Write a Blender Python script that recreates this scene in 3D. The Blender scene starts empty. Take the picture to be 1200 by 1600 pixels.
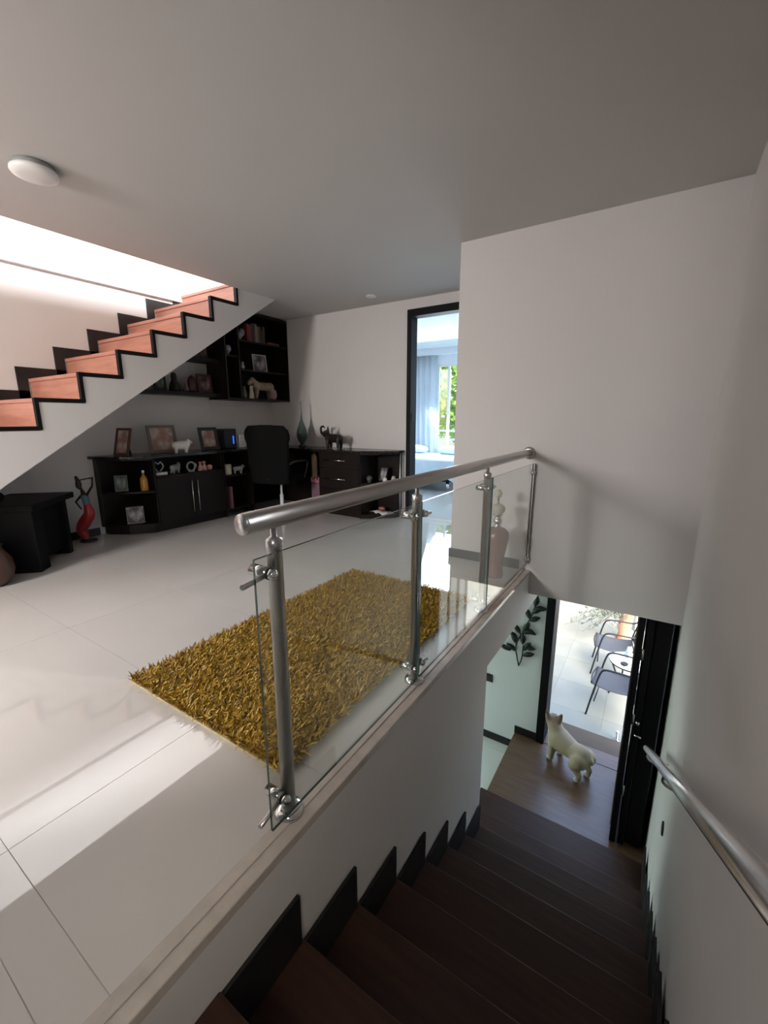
import bpy, bmesh, math, random
import numpy as np
from mathutils import Vector, Matrix, noise
random.seed(7); np.random.seed(7)
scn = bpy.context.scene
COL = scn.collection
R = math.radians
# ------------------------------------------------------------------ camera
F = 664.0; CAMH = 1.2
PITCH = math.atan(145 / F); YAW = math.atan(437 / (F / math.cos(PITCH)))
cam = bpy.data.cameras.new('camera'); camo = bpy.data.objects.new('camera', cam); COL.objects.link(camo)
cam.sensor_fit = 'HORIZONTAL'; cam.sensor_width = 36.0; cam.lens = F * 36 / 1200
cam.clip_start = 0.02; cam.clip_end = 200
camo.location = (0, 0, CAMH); camo.rotation_euler = (math.pi / 2 - PITCH, 0, YAW)
scn.camera = camo
# ------------------------------------------------------------------ world
w = bpy.data.worlds.new('sky'); scn.world = w; w.use_nodes = True
nt = w.node_tree; bg = nt.nodes['Background']
sky = nt.nodes.new('ShaderNodeTexSky'); sky.sky_type = 'NISHITA'; sky.sun_disc = False
sky.sun_elevation = R(48); sky.sun_rotation = R(150); sky.dust_density = 3.0
nt.links.new(sky.outputs[0], bg.inputs[0]); bg.inputs[1].default_value = 1.9
# ------------------------------------------------------------------ daylight through the windows of the house
def area(name, loc, rot, sx, sy, power, col):
    l = bpy.data.lights.new(name, 'AREA'); l.shape = 'RECTANGLE'; l.size = sx; l.size_y = sy
    l.energy = power; l.color = col
    o = bpy.data.objects.new(name, l); COL.objects.link(o); o.location = loc; o.rotation_euler = rot
    return o
area('upper_window_daylight', (-2.3, 1.4, 3.30), (0, R(90), 0), 0.76, 4.4, 480, (0.97, 0.985, 1.0))
area('bedroom_window_daylight', (-3.0, 7.6, 1.75), (R(-58), 0, 0), 1.9, 1.4, 95, (0.78, 0.89, 1.0))
area('lower_window_daylight', (-4.6, 3.2, -1.2), (0, R(-90), 0), 1.7, 1.7, 52, (0.82, 1.0, 0.9))
area('rear_window_daylight', (-3.12, -2.45, 1.85), (R(55), 0, 0), 0.7, 1.0, 160, (1.0, 0.955, 0.93))
scn.view_settings.view_transform = 'Standard'; scn.view_settings.look = 'None'
scn.view_settings.gamma = 1.0; scn.view_settings.use_curve_mapping = False
scn.view_settings.exposure = 0.0

# ------------------------------------------------------------------ pixel helpers (direction only; a plane gives the distance)
_fw = np.array([-math.sin(YAW) * math.cos(PITCH), math.cos(YAW) * math.cos(PITCH), -math.sin(PITCH)])
_rt = np.array([math.cos(YAW), math.sin(YAW), 0.0]); _up = np.cross(_rt, _fw); _C = np.array([0, 0, CAMH])
def _pl(x, y, ax, v):
    d = _rt * (x - 600) + _up * (800 - y) + _fw * F
    return Vector(_C + d * ((v - _C[ax]) / d[ax]))
def onx(x, y, v): return _pl(x, y, 0, v)
def ony(x, y, v): return _pl(x, y, 1, v)
def onz(x, y, v): return _pl(x, y, 2, v)

# ------------------------------------------------------------------ materials
def mat(name, col, rough=0.5, metal=0.0, var=0.06, scale=8.0, bump=0.0, bscale=60.0, col2=None, spec=0.5, stretch=None, trans=0.0, emit=None, coat=0.0, detail=4.0):
    m = bpy.data.materials.new(name); m.use_nodes = True; n = m.node_tree.nodes; L = m.node_tree.links
    p = n['Principled BSDF']
    tc = n.new('ShaderNodeTexCoord'); mp = n.new('ShaderNodeMapping')
    if stretch: mp.inputs['Scale'].default_value = stretch
    L.new(tc.outputs['Object'], mp.inputs[0])
    nz = n.new('ShaderNodeTexNoise'); nz.inputs['Scale'].default_value = scale; nz.inputs['Detail'].default_value = detail
    L.new(mp.outputs[0], nz.inputs['Vector'])
    cr = n.new('ShaderNodeValToRGB')
    c2 = col2 or tuple(c * (1 - var) for c in col)
    c1 = col if col2 else tuple(min(1, c * (1 + var)) for c in col)
    cr.color_ramp.elements[0].position = 0.3; cr.color_ramp.elements[1].position = 0.7
    cr.color_ramp.elements[0].color = (*c2, 1); cr.color_ramp.elements[1].color = (*c1, 1)
    L.new(nz.outputs['Fac'], cr.inputs[0]); L.new(cr.outputs[0], p.inputs['Base Color'])
    p.inputs['Roughness'].default_value = rough; p.inputs['Metallic'].default_value = metal
    p.inputs['Specular IOR Level'].default_value = spec
    p.inputs['Coat Weight'].default_value = coat
    if bump:
        b = n.new('ShaderNodeBump'); b.inputs['Strength'].default_value = bump; b.inputs['Distance'].default_value = 0.003
        nb = n.new('ShaderNodeTexNoise'); nb.inputs['Scale'].default_value = bscale
        L.new(mp.outputs[0], nb.inputs['Vector']); L.new(nb.outputs['Fac'], b.inputs['Height']); L.new(b.outputs[0], p.inputs['Normal'])
    if emit:
        p.inputs['Emission Color'].default_value = (*emit[0], 1); p.inputs['Emission Strength'].default_value = emit[1]
    if trans:
        tr = n.new('ShaderNodeBsdfTranslucent'); tr.inputs[0].default_value = (*col, 1)
        mx = n.new('ShaderNodeMixShader'); mx.inputs[0].default_value = trans
        L.new(p.outputs[0], mx.inputs[1]); L.new(tr.outputs[0], mx.inputs[2]); L.new(mx.outputs[0], n['Material Output'].inputs[0])
    return m
def glass_mat(name, tint, ior=1.5, rough=0.0):
    m = bpy.data.materials.new(name); m.use_nodes = True; n = m.node_tree.nodes; L = m.node_tree.links
    n.remove(n['Principled BSDF'])
    t = n.new('ShaderNodeBsdfTransparent'); t.inputs[0].default_value = (*tint, 1)
    g = n.new('ShaderNodeBsdfGlossy'); g.inputs['Roughness'].default_value = rough; g.inputs[0].default_value = (1, 1, 1, 1)
    f = n.new('ShaderNodeFresnel'); f.inputs[0].default_value = ior
    mx = n.new('ShaderNodeMixShader')
    ge = n.new('ShaderNodeNewGeometry'); mr = n.new('ShaderNodeMapRange'); mr.inputs['To Min'].default_value = ior; mr.inputs['To Max'].default_value = 1 / ior
    L.new(ge.outputs['Backfacing'], mr.inputs['Value']); L.new(mr.outputs[0], f.inputs[0])
    L.new(f.outputs[0], mx.inputs[0]); L.new(t.outputs[0], mx.inputs[1]); L.new(g.outputs[0], mx.inputs[2])
    L.new(mx.outputs[0], n['Material Output'].inputs[0])
    return m
M = {}
M['wall'] = mat('white_wall_paint', (0.63, 0.60, 0.587), 0.85, var=0.015, scale=2.0, bump=0.05, bscale=180)
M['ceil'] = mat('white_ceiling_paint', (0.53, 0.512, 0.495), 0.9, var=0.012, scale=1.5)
M['wall_low'] = mat('white_lower_wall_paint', (0.78, 0.80, 0.77), 0.85, var=0.015, scale=2.0)
M['tile'] = mat('polished_cream_tile', (0.56, 0.53, 0.50), 0.008, var=0.025, scale=2.2, spec=0.85)
M['grout'] = mat('tile_grout', (0.46, 0.43, 0.40), 0.6)
M['tan'] = mat('tan_stone_edge', (0.50, 0.45, 0.40), 0.15, var=0.12, scale=14)
M['black'] = mat('black_lacquer', (0.012, 0.012, 0.013), 0.35, var=0.2)
M['frameblk'] = mat('black_painted_wood', (0.006, 0.006, 0.0065), 0.55, var=0.2, spec=0.15, stretch=(30, 30, 2))
M['wenge'] = mat('dark_wenge_wood', (0.013, 0.0075, 0.006), 0.45, spec=0.25, col2=(0.008, 0.0045, 0.004), stretch=(22, 22, 2), scale=3)
M['wengetop'] = mat('dark_wenge_top', (0.022, 0.017, 0.015), 0.2, col2=(0.014, 0.011, 0.010), stretch=(20, 3, 20), scale=3)
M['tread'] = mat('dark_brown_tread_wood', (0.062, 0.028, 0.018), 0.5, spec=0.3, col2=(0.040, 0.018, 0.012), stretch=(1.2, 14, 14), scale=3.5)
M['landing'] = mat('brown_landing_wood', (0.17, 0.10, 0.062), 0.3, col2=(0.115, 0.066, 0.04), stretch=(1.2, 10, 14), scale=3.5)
M['redwood'] = mat('reddish_tread_wood', (0.48, 0.225, 0.16), 0.3, col2=(0.38, 0.155, 0.105), stretch=(1.0, 10, 10), scale=3.0)
M['steel'] = mat('brushed_steel', (0.55, 0.535, 0.52), 0.32, metal=1.0, var=0.06, stretch=(60, 2, 60), scale=4)
M['chrome'] = mat('chrome', (0.7, 0.7, 0.7), 0.14, metal=1.0, var=0.03)
M['rubber'] = mat('black_rubber', (0.02, 0.02, 0.02), 0.7)
M['glass'] = glass_mat('clear_glass', (0.965, 0.985, 0.97))
M['glassedge'] = mat('green_glass_edge', (0.035, 0.06, 0.055), 0.15, var=0.1)
M['whiteplastic'] = mat('white_plastic', (0.75, 0.74, 0.72), 0.4, var=0.02)
M['blackfab'] = mat('black_fabric', (0.004, 0.004, 0.004), 0.9, spec=0.15, bump=0.4, bscale=300)
M['rugbase'] = mat('rug_backing', (0.55, 0.47, 0.27), 0.95)

# ------------------------------------------------------------------ mesh helpers
class MB:
    def __init__(s): s.v = []; s.f = []; s.sm = []; s.mi = []; s.cur = 0
    def _add(s, vs, fs, smooth=False):
        o = len(s.v); s.v += [tuple(v) for v in vs]; s.f += [tuple(i + o for i in f) for f in fs]
        s.sm += [smooth] * len(fs); s.mi += [s.cur] * len(fs)
    def box(s, x0, x1, y0, y1, z0, z1, mtx=None):
        vs = [Vector(p) for p in ((x0,y0,z0),(x1,y0,z0),(x1,y1,z0),(x0,y1,z0),(x0,y0,z1),(x1,y0,z1),(x1,y1,z1),(x0,y1,z1))]
        if mtx: vs = [mtx @ v for v in vs]
        s._add(vs, [(0,3,2,1),(4,5,6,7),(0,1,5,4),(1,2,6,5),(2,3,7,6),(3,0,4,7)]); return s
    def prism(s, pts, z0, z1, mtx=None):      # polygon in xy, counter-clockwise
        n = len(pts); vs = [Vector((p[0], p[1], z0)) for p in pts] + [Vector((p[0], p[1], z1)) for p in pts]
        if mtx: vs = [mtx @ v for v in vs]
        s._add(vs, [tuple(range(n - 1, -1, -1)), tuple(range(n, 2 * n))] + [(i, (i + 1) % n, n + (i + 1) % n, n + i) for i in range(n)]); return s
    def prismx(s, pts, x0, x1):               # polygon in yz
        return s.prism(pts, x0, x1, Matrix(((0,0,1,0),(1,0,0,0),(0,1,0,0),(0,0,0,1))))
    def tube(s, pts, r, n=10, cap=True):
        pts = [Vector(p) for p in pts]; rs = r if isinstance(r, (list, tuple)) else [r] * len(pts)
        vs = []; fs = []; prev = None
        for i, p in enumerate(pts):
            t = (pts[min(i + 1, len(pts) - 1)] - pts[max(i - 1, 0)]).normalized()
            if prev is None:
                a = Vector((0, 0, 1)) if abs(t.z) < 0.9 else Vector((1, 0, 0)); u = t.cross(a).normalized()
            else:
                u = (prev - t * prev.dot(t)).normalized()
            prev = u; v = t.cross(u)
            for k in range(n):
                an = 2 * math.pi * k / n; vs.append(p + (u * math.cos(an) + v * math.sin(an)) * rs[i])
        for i in range(len(pts) - 1):
            for k in range(n):
                a = i * n + k; b = i * n + (k + 1) % n; fs.append((a, b, b + n, a + n))
        s._add(vs, fs, True)
        if cap:
            o = len(s.v) - len(vs)
            s.f += [tuple(o + k for k in range(n - 1, -1, -1)), tuple(o + len(vs) - n + k for k in range(n))]; s.sm += [False, False]; s.mi += [s.cur] * 2
        return s
    def lathe(s, prof, n=24, c=(0, 0, 0), axis='z'):
        vs = []; fs = []; c = Vector(c)
        for (r, z) in prof:
            for k in range(n):
                a = 2 * math.pi * k / n; p = Vector((r * math.cos(a), r * math.sin(a), z))
                if axis == 'x': p = Vector((p.z, p.x, p.y))
                if axis == 'y': p = Vector((p.y, p.z, p.x))
                vs.append(c + p)
        for i in range(len(prof) - 1):
            for k in range(n):
                a = i * n + k; b = i * n + (k + 1) % n; fs.append((a, b, b + n, a + n))
        s._add(vs, fs, True); o = len(s.v) - len(vs)
        for (i, rev) in ((0, True), (len(prof) - 1, False)):
            if prof[i][0] > 1e-4:
                r_ = range(n - 1, -1, -1) if rev else range(n)
                s.f.append(tuple(o + i * n + k for k in r_)); s.sm.append(False); s.mi.append(s.cur)
        return s
    def ball(s, c, r, n=14, m=8, mtx=None):
        r = r if isinstance(r, (tuple, list)) else (r, r, r); vs = []; fs = []
        for i in range(m + 1):
            th = math.pi * i / m
            for k in range(n):
                a = 2 * math.pi * k / n
                p = Vector((r[0] * math.sin(th) * math.cos(a), r[1] * math.sin(th) * math.sin(a), -r[2] * math.cos(th)))
                if mtx: p = mtx @ p
                vs.append(Vector(c) + p)
        for i in range(m):
            for k in range(n):
                a = i * n + k; b = i * n + (k + 1) % n; fs.append((a, b, b + n, a + n))
        s._add(vs, fs, True); return s
    def sheet(s, grid, smooth=True):
        h = len(grid); wd = len(grid[0]); s._add([p for r_ in grid for p in r_], [(i * wd + j, i * wd + j + 1, (i + 1) * wd + j + 1, (i + 1) * wd + j) for i in range(h - 1) for j in range(wd - 1)], smooth); return s
    def mesh(s, name):
        me = bpy.data.meshes.new(name); me.from_pydata(s.v, [], s.f); me.polygons.foreach_set('use_smooth', s.sm)
        me.polygons.foreach_set('material_index', s.mi); me.update(); return me
    def build(s, name, m, parent=None, loc=None, rot=None, bevel=0, solid=0, origin=None):
        me = s.mesh(name)
        if origin is not None:
            me.transform(Matrix.Translation(-Vector(origin))); loc = origin
        return obj(name, me, m, parent, loc, rot, bevel, solid)
def obj(name, me, m, parent=None, loc=None, rot=None, bevel=0, solid=0):
    o = bpy.data.objects.new(name, me); COL.objects.link(o)
    ms = m if isinstance(m, (list, tuple)) else [m]
    if not me.materials:
        for x in ms: me.materials.append(x)
    if parent: o.parent = parent
    if loc is not None: o.location = loc
    if rot is not None: o.rotation_euler = rot
    if solid:
        sd = o.modifiers.new('solid', 'SOLIDIFY'); sd.thickness = solid; sd.offset = 0
    if bevel:
        b = o.modifiers.new('bevel', 'BEVEL'); b.width = bevel; b.segments = 2; b.limit_method = 'ANGLE'; b.angle_limit = R(50)
    return o
def thing(name, label, cat, loc=(0, 0, 0), rz=0, group=None):
    o = bpy.data.objects.new(name, None); COL.objects.link(o); o.location = loc; o.rotation_euler = (0, 0, rz); o.empty_display_size = 0.1
    return tag(o, label, cat, group)
def tag(o, label, cat, group=None):
    o['label'] = label; o['category'] = cat
    if group: o['group'] = group
    return o
def struct(o, label=None):
    o['kind'] = 'structure'
    if label: o['label'] = label
    return o
def box(name, m, x0, x1, y0, y1, z0, z1, parent=None, bevel=0):
    return MB().box(x0, x1, y0, y1, z0, z1).build(name, m, parent, bevel=bevel)
def spline(pts, sub=8):
    pts = [Vector(p) for p in pts]; out = []
    P = [pts[0] * 2 - pts[1]] + pts + [pts[-1] * 2 - pts[-2]]
    for i in range(1, len(P) - 2):
        for j in range(sub):
            t = j / sub; a, b, c, d = P[i - 1], P[i], P[i + 1], P[i + 2]
            out.append(0.5 * ((2 * b) + (c - a) * t + (2 * a - 5 * b + 4 * c - d) * t * t + (3 * b - a - 3 * c + d) * t ** 3))
    out.append(pts[-1]); return out
def caps(mb, p0, p1, r0, r1, k=6):
    p0 = Vector(p0); p1 = Vector(p1)
    for i in range(k + 1):
        t = i / k; mb.ball(p0.lerp(p1, t), r0 + (r1 - r0) * t, 12, 8)
    return mb
def fuse(mb, name, voxel, smooth=4):          # one continuous skin around overlapping volumes
    me = mb.mesh(name + '_raw'); o = bpy.data.objects.new(name + '_raw', me); COL.objects.link(o)
    r_ = o.modifiers.new('r', 'REMESH'); r_.mode = 'VOXEL'; r_.voxel_size = voxel; r_.use_smooth_shade = True
    s_ = o.modifiers.new('s', 'SMOOTH'); s_.iterations = smooth; s_.factor = 0.5
    dg = bpy.context.evaluated_depsgraph_get(); new = bpy.data.meshes.new_from_object(o.evaluated_get(dg)); new.name = name
    bpy.data.objects.remove(o); bpy.data.meshes.remove(me)
    new.polygons.foreach_set('use_smooth', [True] * len(new.polygons)); new.materials.clear()
    return new

# ================================================================== STRUCTURE
XL, XS, XE = -4.90, -3.89, -0.775       # left wall, stair stringer, slab edge
YB, YF = 4.55, 3.39                     # back wall, wall above the front door
CZ, FZ2 = 2.53, 2.79                    # ceiling, upper floor
LZ, WZ, YD = -2.226, -2.43, 4.27        # landing, lower floor, front door wall
YN = -2.6                               # wall behind the viewer
YEND = 2.45                             # end of the wall beside the stairs
def xr(y): return 0.237 + (y - 0.7) * 0.0135   # right wall, a hair off parallel

# floor: slab with recessed joints, one tile object per tile
fl = struct(box('floor', M['grout'], XL - 0.1, XE - 0.18, 0.14, YB + 0.12, -0.16, -0.0018))
MB().box(XL - 0.1, xr(0) + 0.15, YN, 0.14, -0.16, -0.0018).build('floor_landing_slab', M['grout'], fl)
MB().box(XE - 0.18, XE - 0.074, 0.14, YF, -0.03, -0.0018).build('floor_edge_screed', M['grout'], fl)
tx, ty = 1.37, 0.685; J = 0.001
def tiles(x_lo, x_hi, y_lo, y_hi, x_org, y_org, top, parent, m, sx, sy):
    i0 = math.floor((x_lo - x_org) / sx); j0 = math.floor((y_lo - y_org) / sy); cache = {}
    i = i0
    while x_org + i * sx < x_hi - 1e-4:
        j = j0
        while y_org + j * sy < y_hi - 1e-4:
            a, b = max(x_lo, x_org + i * sx), min(x_hi, x_org + (i + 1) * sx); c, d = max(y_lo, y_org + j * sy), min(y_hi, y_org + (j + 1) * sy)
            if b - a > 0.02 and d - c > 0.02:
                key = (round(b - a, 3), round(d - c, 3))
                if key not in cache: cache[key] = MB().box(-(b - a) / 2 + J, (b - a) / 2 - J, -(d - c) / 2 + J, (d - c) / 2 - J, -0.008, 0.0).mesh('tile')
                obj('tile', cache[key], m, parent, ((a + b) / 2, (c + d) / 2, top))
            j += 1
        i += 1
tiles(XL, XE - 0.075, 0.14, YB, -1.43, 0.243, 0.0, fl, M['tile'], tx, ty)
tiles(XL, xr(0), YN, 0.14, -1.43, 0.14, 0.0, fl, M['tile'], tx, ty)
# stone edging strip on the open side of the floor, with a shallow step
e1 = struct(box('trim_1', M['tan'], XE - 0.073, XE + 0.004, 0.14, YF, -0.03, 0.002, bevel=0.003))
e2 = box('edge_lip', M['tan'], XE - 0.073, XE - 0.036, 0.14, YF, 0.001, 0.006, e1, bevel=0.002)

# ceiling with the stair opening; four boards of one slab
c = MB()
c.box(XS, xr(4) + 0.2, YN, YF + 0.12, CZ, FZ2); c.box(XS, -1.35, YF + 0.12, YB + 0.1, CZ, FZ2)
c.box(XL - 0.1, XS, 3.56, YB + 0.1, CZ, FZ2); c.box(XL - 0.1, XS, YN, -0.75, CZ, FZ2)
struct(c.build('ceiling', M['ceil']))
# left wall, with the slab band that shows above the stair
struct(box('wall_left', M['wall'], XL - 0.12, XL, YN, YB + 0.1, -0.0, 5.3))
tb = struct(box('trim_2', M['wall'], XL, XL + 0.05, -0.75, 3.56, 2.52, 2.775))
# back wall with a doorway (x -2.49 .. -1.55)
DX0, DX1, DZ = -2.542, -1.56, 2.34
b = MB().box(XL, DX0 - 0.06, YB, YB + 0.12, 0, CZ); b.box(DX1 + 0.05, -1.35, YB, YB + 0.12, 0, CZ); b.box(DX0 - 0.06, DX1 + 0.05, YB, YB + 0.12, DZ + 0.05, CZ)
struct(b.build('wall_back', M['wall']))
# wall above the front door and its return to the back wall
struct(box('wall_front', M['wall'], -1.47, xr(YF), YF, YF + 0.12, -0.155, CZ))
struct(box('wall_return', M['wall'], -1.47, -1.35, YF + 0.12, YB, -0.05, CZ))
struct(box('trim_3', M['wall'], XE, xr(YF), YF + 0.006, YF + 0.11, -0.2, -0.155))
# right wall
def rwp(mb, y0, y1, z0, z1): return mb.prism([(xr(y0), y0), (xr(y0) + .15, y0), (xr(y1) + .15, y1), (xr(y1), y1)], z0, z1)
rw = MB(); rwp(rw, YN, -1.25, WZ - .1, CZ); rwp(rw, -1.25, -.65, WZ - .1, 1.25); rwp(rw, -1.25, -.65, 2.15, CZ); rwp(rw, -.65, YD + .18, WZ - .1, CZ)
struct(rw.build('wall_right', M['wall']))
w5 = MB()
for (y0, y1, z0, z1) in ((-1.25, -1.21, 1.25, 2.15), (-.69, -.65, 1.25, 2.15), (-1.21, -.69, 1.25, 1.29), (-1.21, -.69, 2.11, 2.15)): w5.box(xr(-.8) + .05, xr(-.8) + .1, y0, y1, z0, z1)
w5 = struct(w5.build('window_added_fill', M['frameblk'])); box('pane', M['glass'], xr(-.8) + .07, xr(-.8) + .076, -1.21, -.69, 1.29, 2.11, w5)  # unseen window, added so sky light brightens the wall below the railing
# wall behind the viewer, with a window opening
b = MB(); b.box(XL, -3.45, YN - 0.12, YN, 0, CZ); b.box(-2.8, xr(YN) + .15, YN - 0.12, YN, 0, CZ); b.box(-3.45, -2.8, YN - 0.12, YN, 0, 1.2); b.box(-3.45, -2.8, YN - 0.12, YN, 2.4, CZ)
struct(b.build('wall_rear', M['wall']))
w3 = struct(MB().box(-3.45, -3.41, YN - .1, YN - .04, 1.2, 2.4).box(-2.84, -2.8, YN - .1, YN - .04, 1.2, 2.4).box(-3.41, -2.84, YN - .1, YN - .04, 1.2, 1.24).box(-3.41, -2.84, YN - .1, YN - .04, 2.36, 2.4).box(-3.14, -3.1, YN - .1, YN - .04, 1.24, 2.36).build('window_3', M['frameblk']))
box('pane', M['glass'], -3.41, -3.14, YN - .075, YN - .069, 1.24, 2.36, w3); box('pane', M['glass'], -3.1, -2.84, YN - .075, YN - .069, 1.24, 2.36, w3)
struct(box('wall_light_block', M['wall'], -1.75, -1.63, YN, -0.2, 0.001, CZ))  # unseen wall added to keep rear daylight off the near floor and right wall
# stair-side wall under the slab edge: deep edge beam, then the wall below it
struct(box('wall_edge_beam', M['wall'], XE - 0.179, XE, 0.142, YD, -0.36, -0.031))
struct(box('wall_stair', M['wall'], XE - 0.17, XE - 0.004, 0.14, YEND, WZ, -0.36))
struct(box('wall_landing_under', M['wall'], XE - 0.17, xr(0) , 0.0, 0.14, WZ, -0.16))
# baseboards upstairs
struct(box('baseboard_left', M['black'], XL, XL + 0.014, -0.6, 2.04, 0, 0.08))
struct(box('baseboard_back', M['black'], -2.6 - 0.02, DX0 - 0.06, YB - 0.014, YB, 0, 0.08))
struct(box('baseboard_front', M['black'], -1.47 - 0.014, -0.86, YF - 0.014, YF, 0.001, 0.078))
struct(box('baseboard_return', M['black'], -1.47 - 0.014, -1.47, YF, YB, 0.001, 0.078))
# upper storey around the stair opening, roof closed
UZ = 5.3
b = MB(); b.box(XL, -2.2, YN - .12, YN, FZ2, UZ); b.box(XL, -2.2, YB, YB + .12, FZ2, UZ)
b.box(-2.2, -2.08, YN, -.9, FZ2, UZ); b.box(-2.2, -2.08, 3.7, YB, FZ2, UZ); b.box(-2.2, -2.08, -.9, 3.7, FZ2, 2.88); b.box(-2.2, -2.08, -.9, 3.7, 3.72, UZ)
struct(b.build('wall_upper', mat('upper_wall_bounce_cut', (.40, .385, .37), .9, var=.1)))  # unseen walls, colour darkened to cut light bounced down the stair opening
struct(box('ceiling_upper', mat('upper_ceiling_bounce_cut', (.30, .19, .11), .6, stretch=(1, 12, 1), scale=4), XL, -2.08, YN, YB, UZ, UZ + .1))  # unseen ceiling, given a dark brown only to weaken bounced light
sk = MB()
for yy in (-.9, .6, 2.15, 3.65): sk.box(-2.17, -2.12, yy, yy + .05, 2.88, 3.72)
sk.box(-2.17, -2.12, -.85, 3.65, 2.88, 2.92); sk.box(-2.17, -2.12, -.85, 3.65, 3.68, 3.72)
sk = struct(sk.build('window_4', M['frameblk']))
for (a, d) in ((-.85, .6), (.65, 2.15), (2.2, 3.65)): box('pane', M['glass'], -2.15, -2.144, a, d, 2.92, 3.68, sk)

# doorway to the bedroom
d1 = struct(bpy.data.objects.new('door_1', None)); COL.objects.link(d1); d1.location = (DX0, YB, 0)
def rel(mb, name, m, root, bevel=0):
    me = mb.mesh(name); me.transform(Matrix.Translation(-Vector(root.location))); return obj(name, me, m, root, bevel=bevel)
rel(MB().box(DX0 - .057, DX0, YB - .018, YB + .125, 0, DZ + .078), 'jamb', M['frameblk'], d1, .003)
rel(MB().box(DX1, DX1 + .1, YB - .018, YB + .125, 0, DZ + .078), 'jamb', M['frameblk'], d1, .003)
rel(MB().box(DX0, DX1, YB - .018, YB + .125, DZ, DZ + .078), 'head', M['frameblk'], d1, .003)
rel(MB().box(DX0 - .001, DX0 + .004, YB + .02, YB + .05, 1.18, 1.28), 'strike_plate', M['rubber'], d1)

# ------------------------------------------------------------------ bedroom beyond the door
BX0, BX1, BY = -5.6, -1.35, 7.9
M['bwall'] = mat('bedroom_wall_paint', (0.74, 0.78, 0.82), 0.85, var=0.015)
M['bfloor'] = mat('bedroom_floor', (0.5, 0.53, 0.55), 0.12, var=0.04, scale=3)
struct(box('floor_bedroom', M['bfloor'], BX0, BX1, YB + .12, BY, -.16, -.001))
struct(box('ceiling_bedroom', M['bwall'], BX0, BX1, YB + .12, BY, CZ, CZ + .1))
struct(box('trim_5', M['bwall'], -5.45, -2.0, BY - .14, BY - .001, 2.41, CZ - .001))
struct(box('wall_bedroom_left', M['bwall'], BX0 - .12, BX0, YB + .12, BY + .12, 0, CZ))
struct(box('wall_bedroom_right', M['bwall'], BX1, BX1 + .12, YB + .12, BY + .12, 0, CZ))
b = MB(); wx0, wx1, wz0, wz1 = -3.84, -2.1, 0.62, 2.24
b.box(BX0, wx0, BY, BY + .12, 0, CZ); b.box(wx1, BX1, BY, BY + .12, 0, CZ); b.box(wx0, wx1, BY, BY + .12, 0, wz0); b.box(wx0, wx1, BY, BY + .12, wz1, CZ)
struct(b.build('wall_bedroom_far', M['bwall']))
w1 = struct(bpy.data.objects.new('window_1', None)); COL.objects.link(w1); w1.location = (wx0, BY, wz0)
for (a, bb, cc, dd) in ((wx0, wx0 + .04, wz0, wz1), (wx1 - .04, wx1, wz0, wz1), (wx0 + .04, wx1 - .04, wz0, wz0 + .04), (wx0 + .04, wx1 - .04, wz1 - .04, wz1), (-3.62, -3.58, wz0 + .04, wz1 - .04), (-2.9, -2.86, wz0 + .04, wz1 - .04)):
    rel(MB().box(a, bb, BY + .02, BY + .07, cc, dd), 'window_frame', M['whiteplastic'], w1)
for (a, bb) in ((wx0 + .04, -3.62), (-3.58, -2.9), (-2.86, wx1 - .04)): rel(MB().box(a, bb, BY + .04, BY + .046, wz0 + .04, wz1 - .04), 'pane', M['glass'], w1)
for zz in (0.95, 0.78):
    rel(MB().box(wx0, wx1, BY + .16, BY + .19, zz, zz + .04), 'balcony_bar', M['whiteplastic'], w1)
M['sheer'] = mat('sheer_curtain_fabric', (0.84, 0.9, 0.95), 0.9, var=0.02, trans=0.5)
def curtain(x0, x1, label):
    g = []
    for i in range(9):
        row = []
        for j in range(61):
            u = j / 60; x = x0 + (x1 - x0) * u; row.append((x, BY - .07 + .025 * math.sin(u * (x1 - x0) * 52 + i * .08), 0.06 + (2.40 - .06) * i / 8))
        g.append(row)
    return tag(MB().sheet(g).build('curtain', M['sheer'], solid=.003), label, 'curtain', 'bedroom curtains')
curtain(-4.6, -3.83, 'pale blue-white curtain hanging left of the bedroom window')
M['linen'] = mat('pale_blue_bedding', (0.62, 0.74, 0.83), 0.9, var=0.04, bump=0.3, bscale=20)
bed = thing('bed', 'bed with pale blue-white cover in the bright bedroom beyond the doorway', 'bed', (-3.6, 7.0, 0))
box('base', M['wenge'], -.85, .75, -.42, .72, .16, .3, bed); box('mattress', M['linen'], -.9, .8, -.5, .78, .301, .52, bed, .04)
for (a, bb) in ((-.75, -.36), (.62, -.36), (-.75, .62), (.62, .62)): MB().lathe([(.028, 0), (.028, .16)], 12, (a, bb, 0)).build('leg', M['chrome'], bed)
g = []
for i in range(13):
    row = []
    for j in range(25):
        u = j / 24; x = -.95 + 1.8 * u; t = i / 12
        if t < .45: y = .7 - 1.24 * t / .45; z = .545 + .006 * math.sin(9 * x)
        else:
            q = (t - .45) / .55; dr = .27 + .12 * abs(math.sin(u * 7.3)); y = -.545 - .03 * math.sin(u * 20) * q; z = .54 - dr * q
        row.append((x, y, z))
    g.append(row)
MB().sheet(g).build('coverlet', M['linen'], bed, solid=.008)
MB().ball((-.5, .5, .62), (.3, .17, .09)).build('pillow', M['linen'], bed); MB().ball((.3, .5, .62), (.3, .17, .09)).build('pillow', M['linen'], bed)

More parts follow.
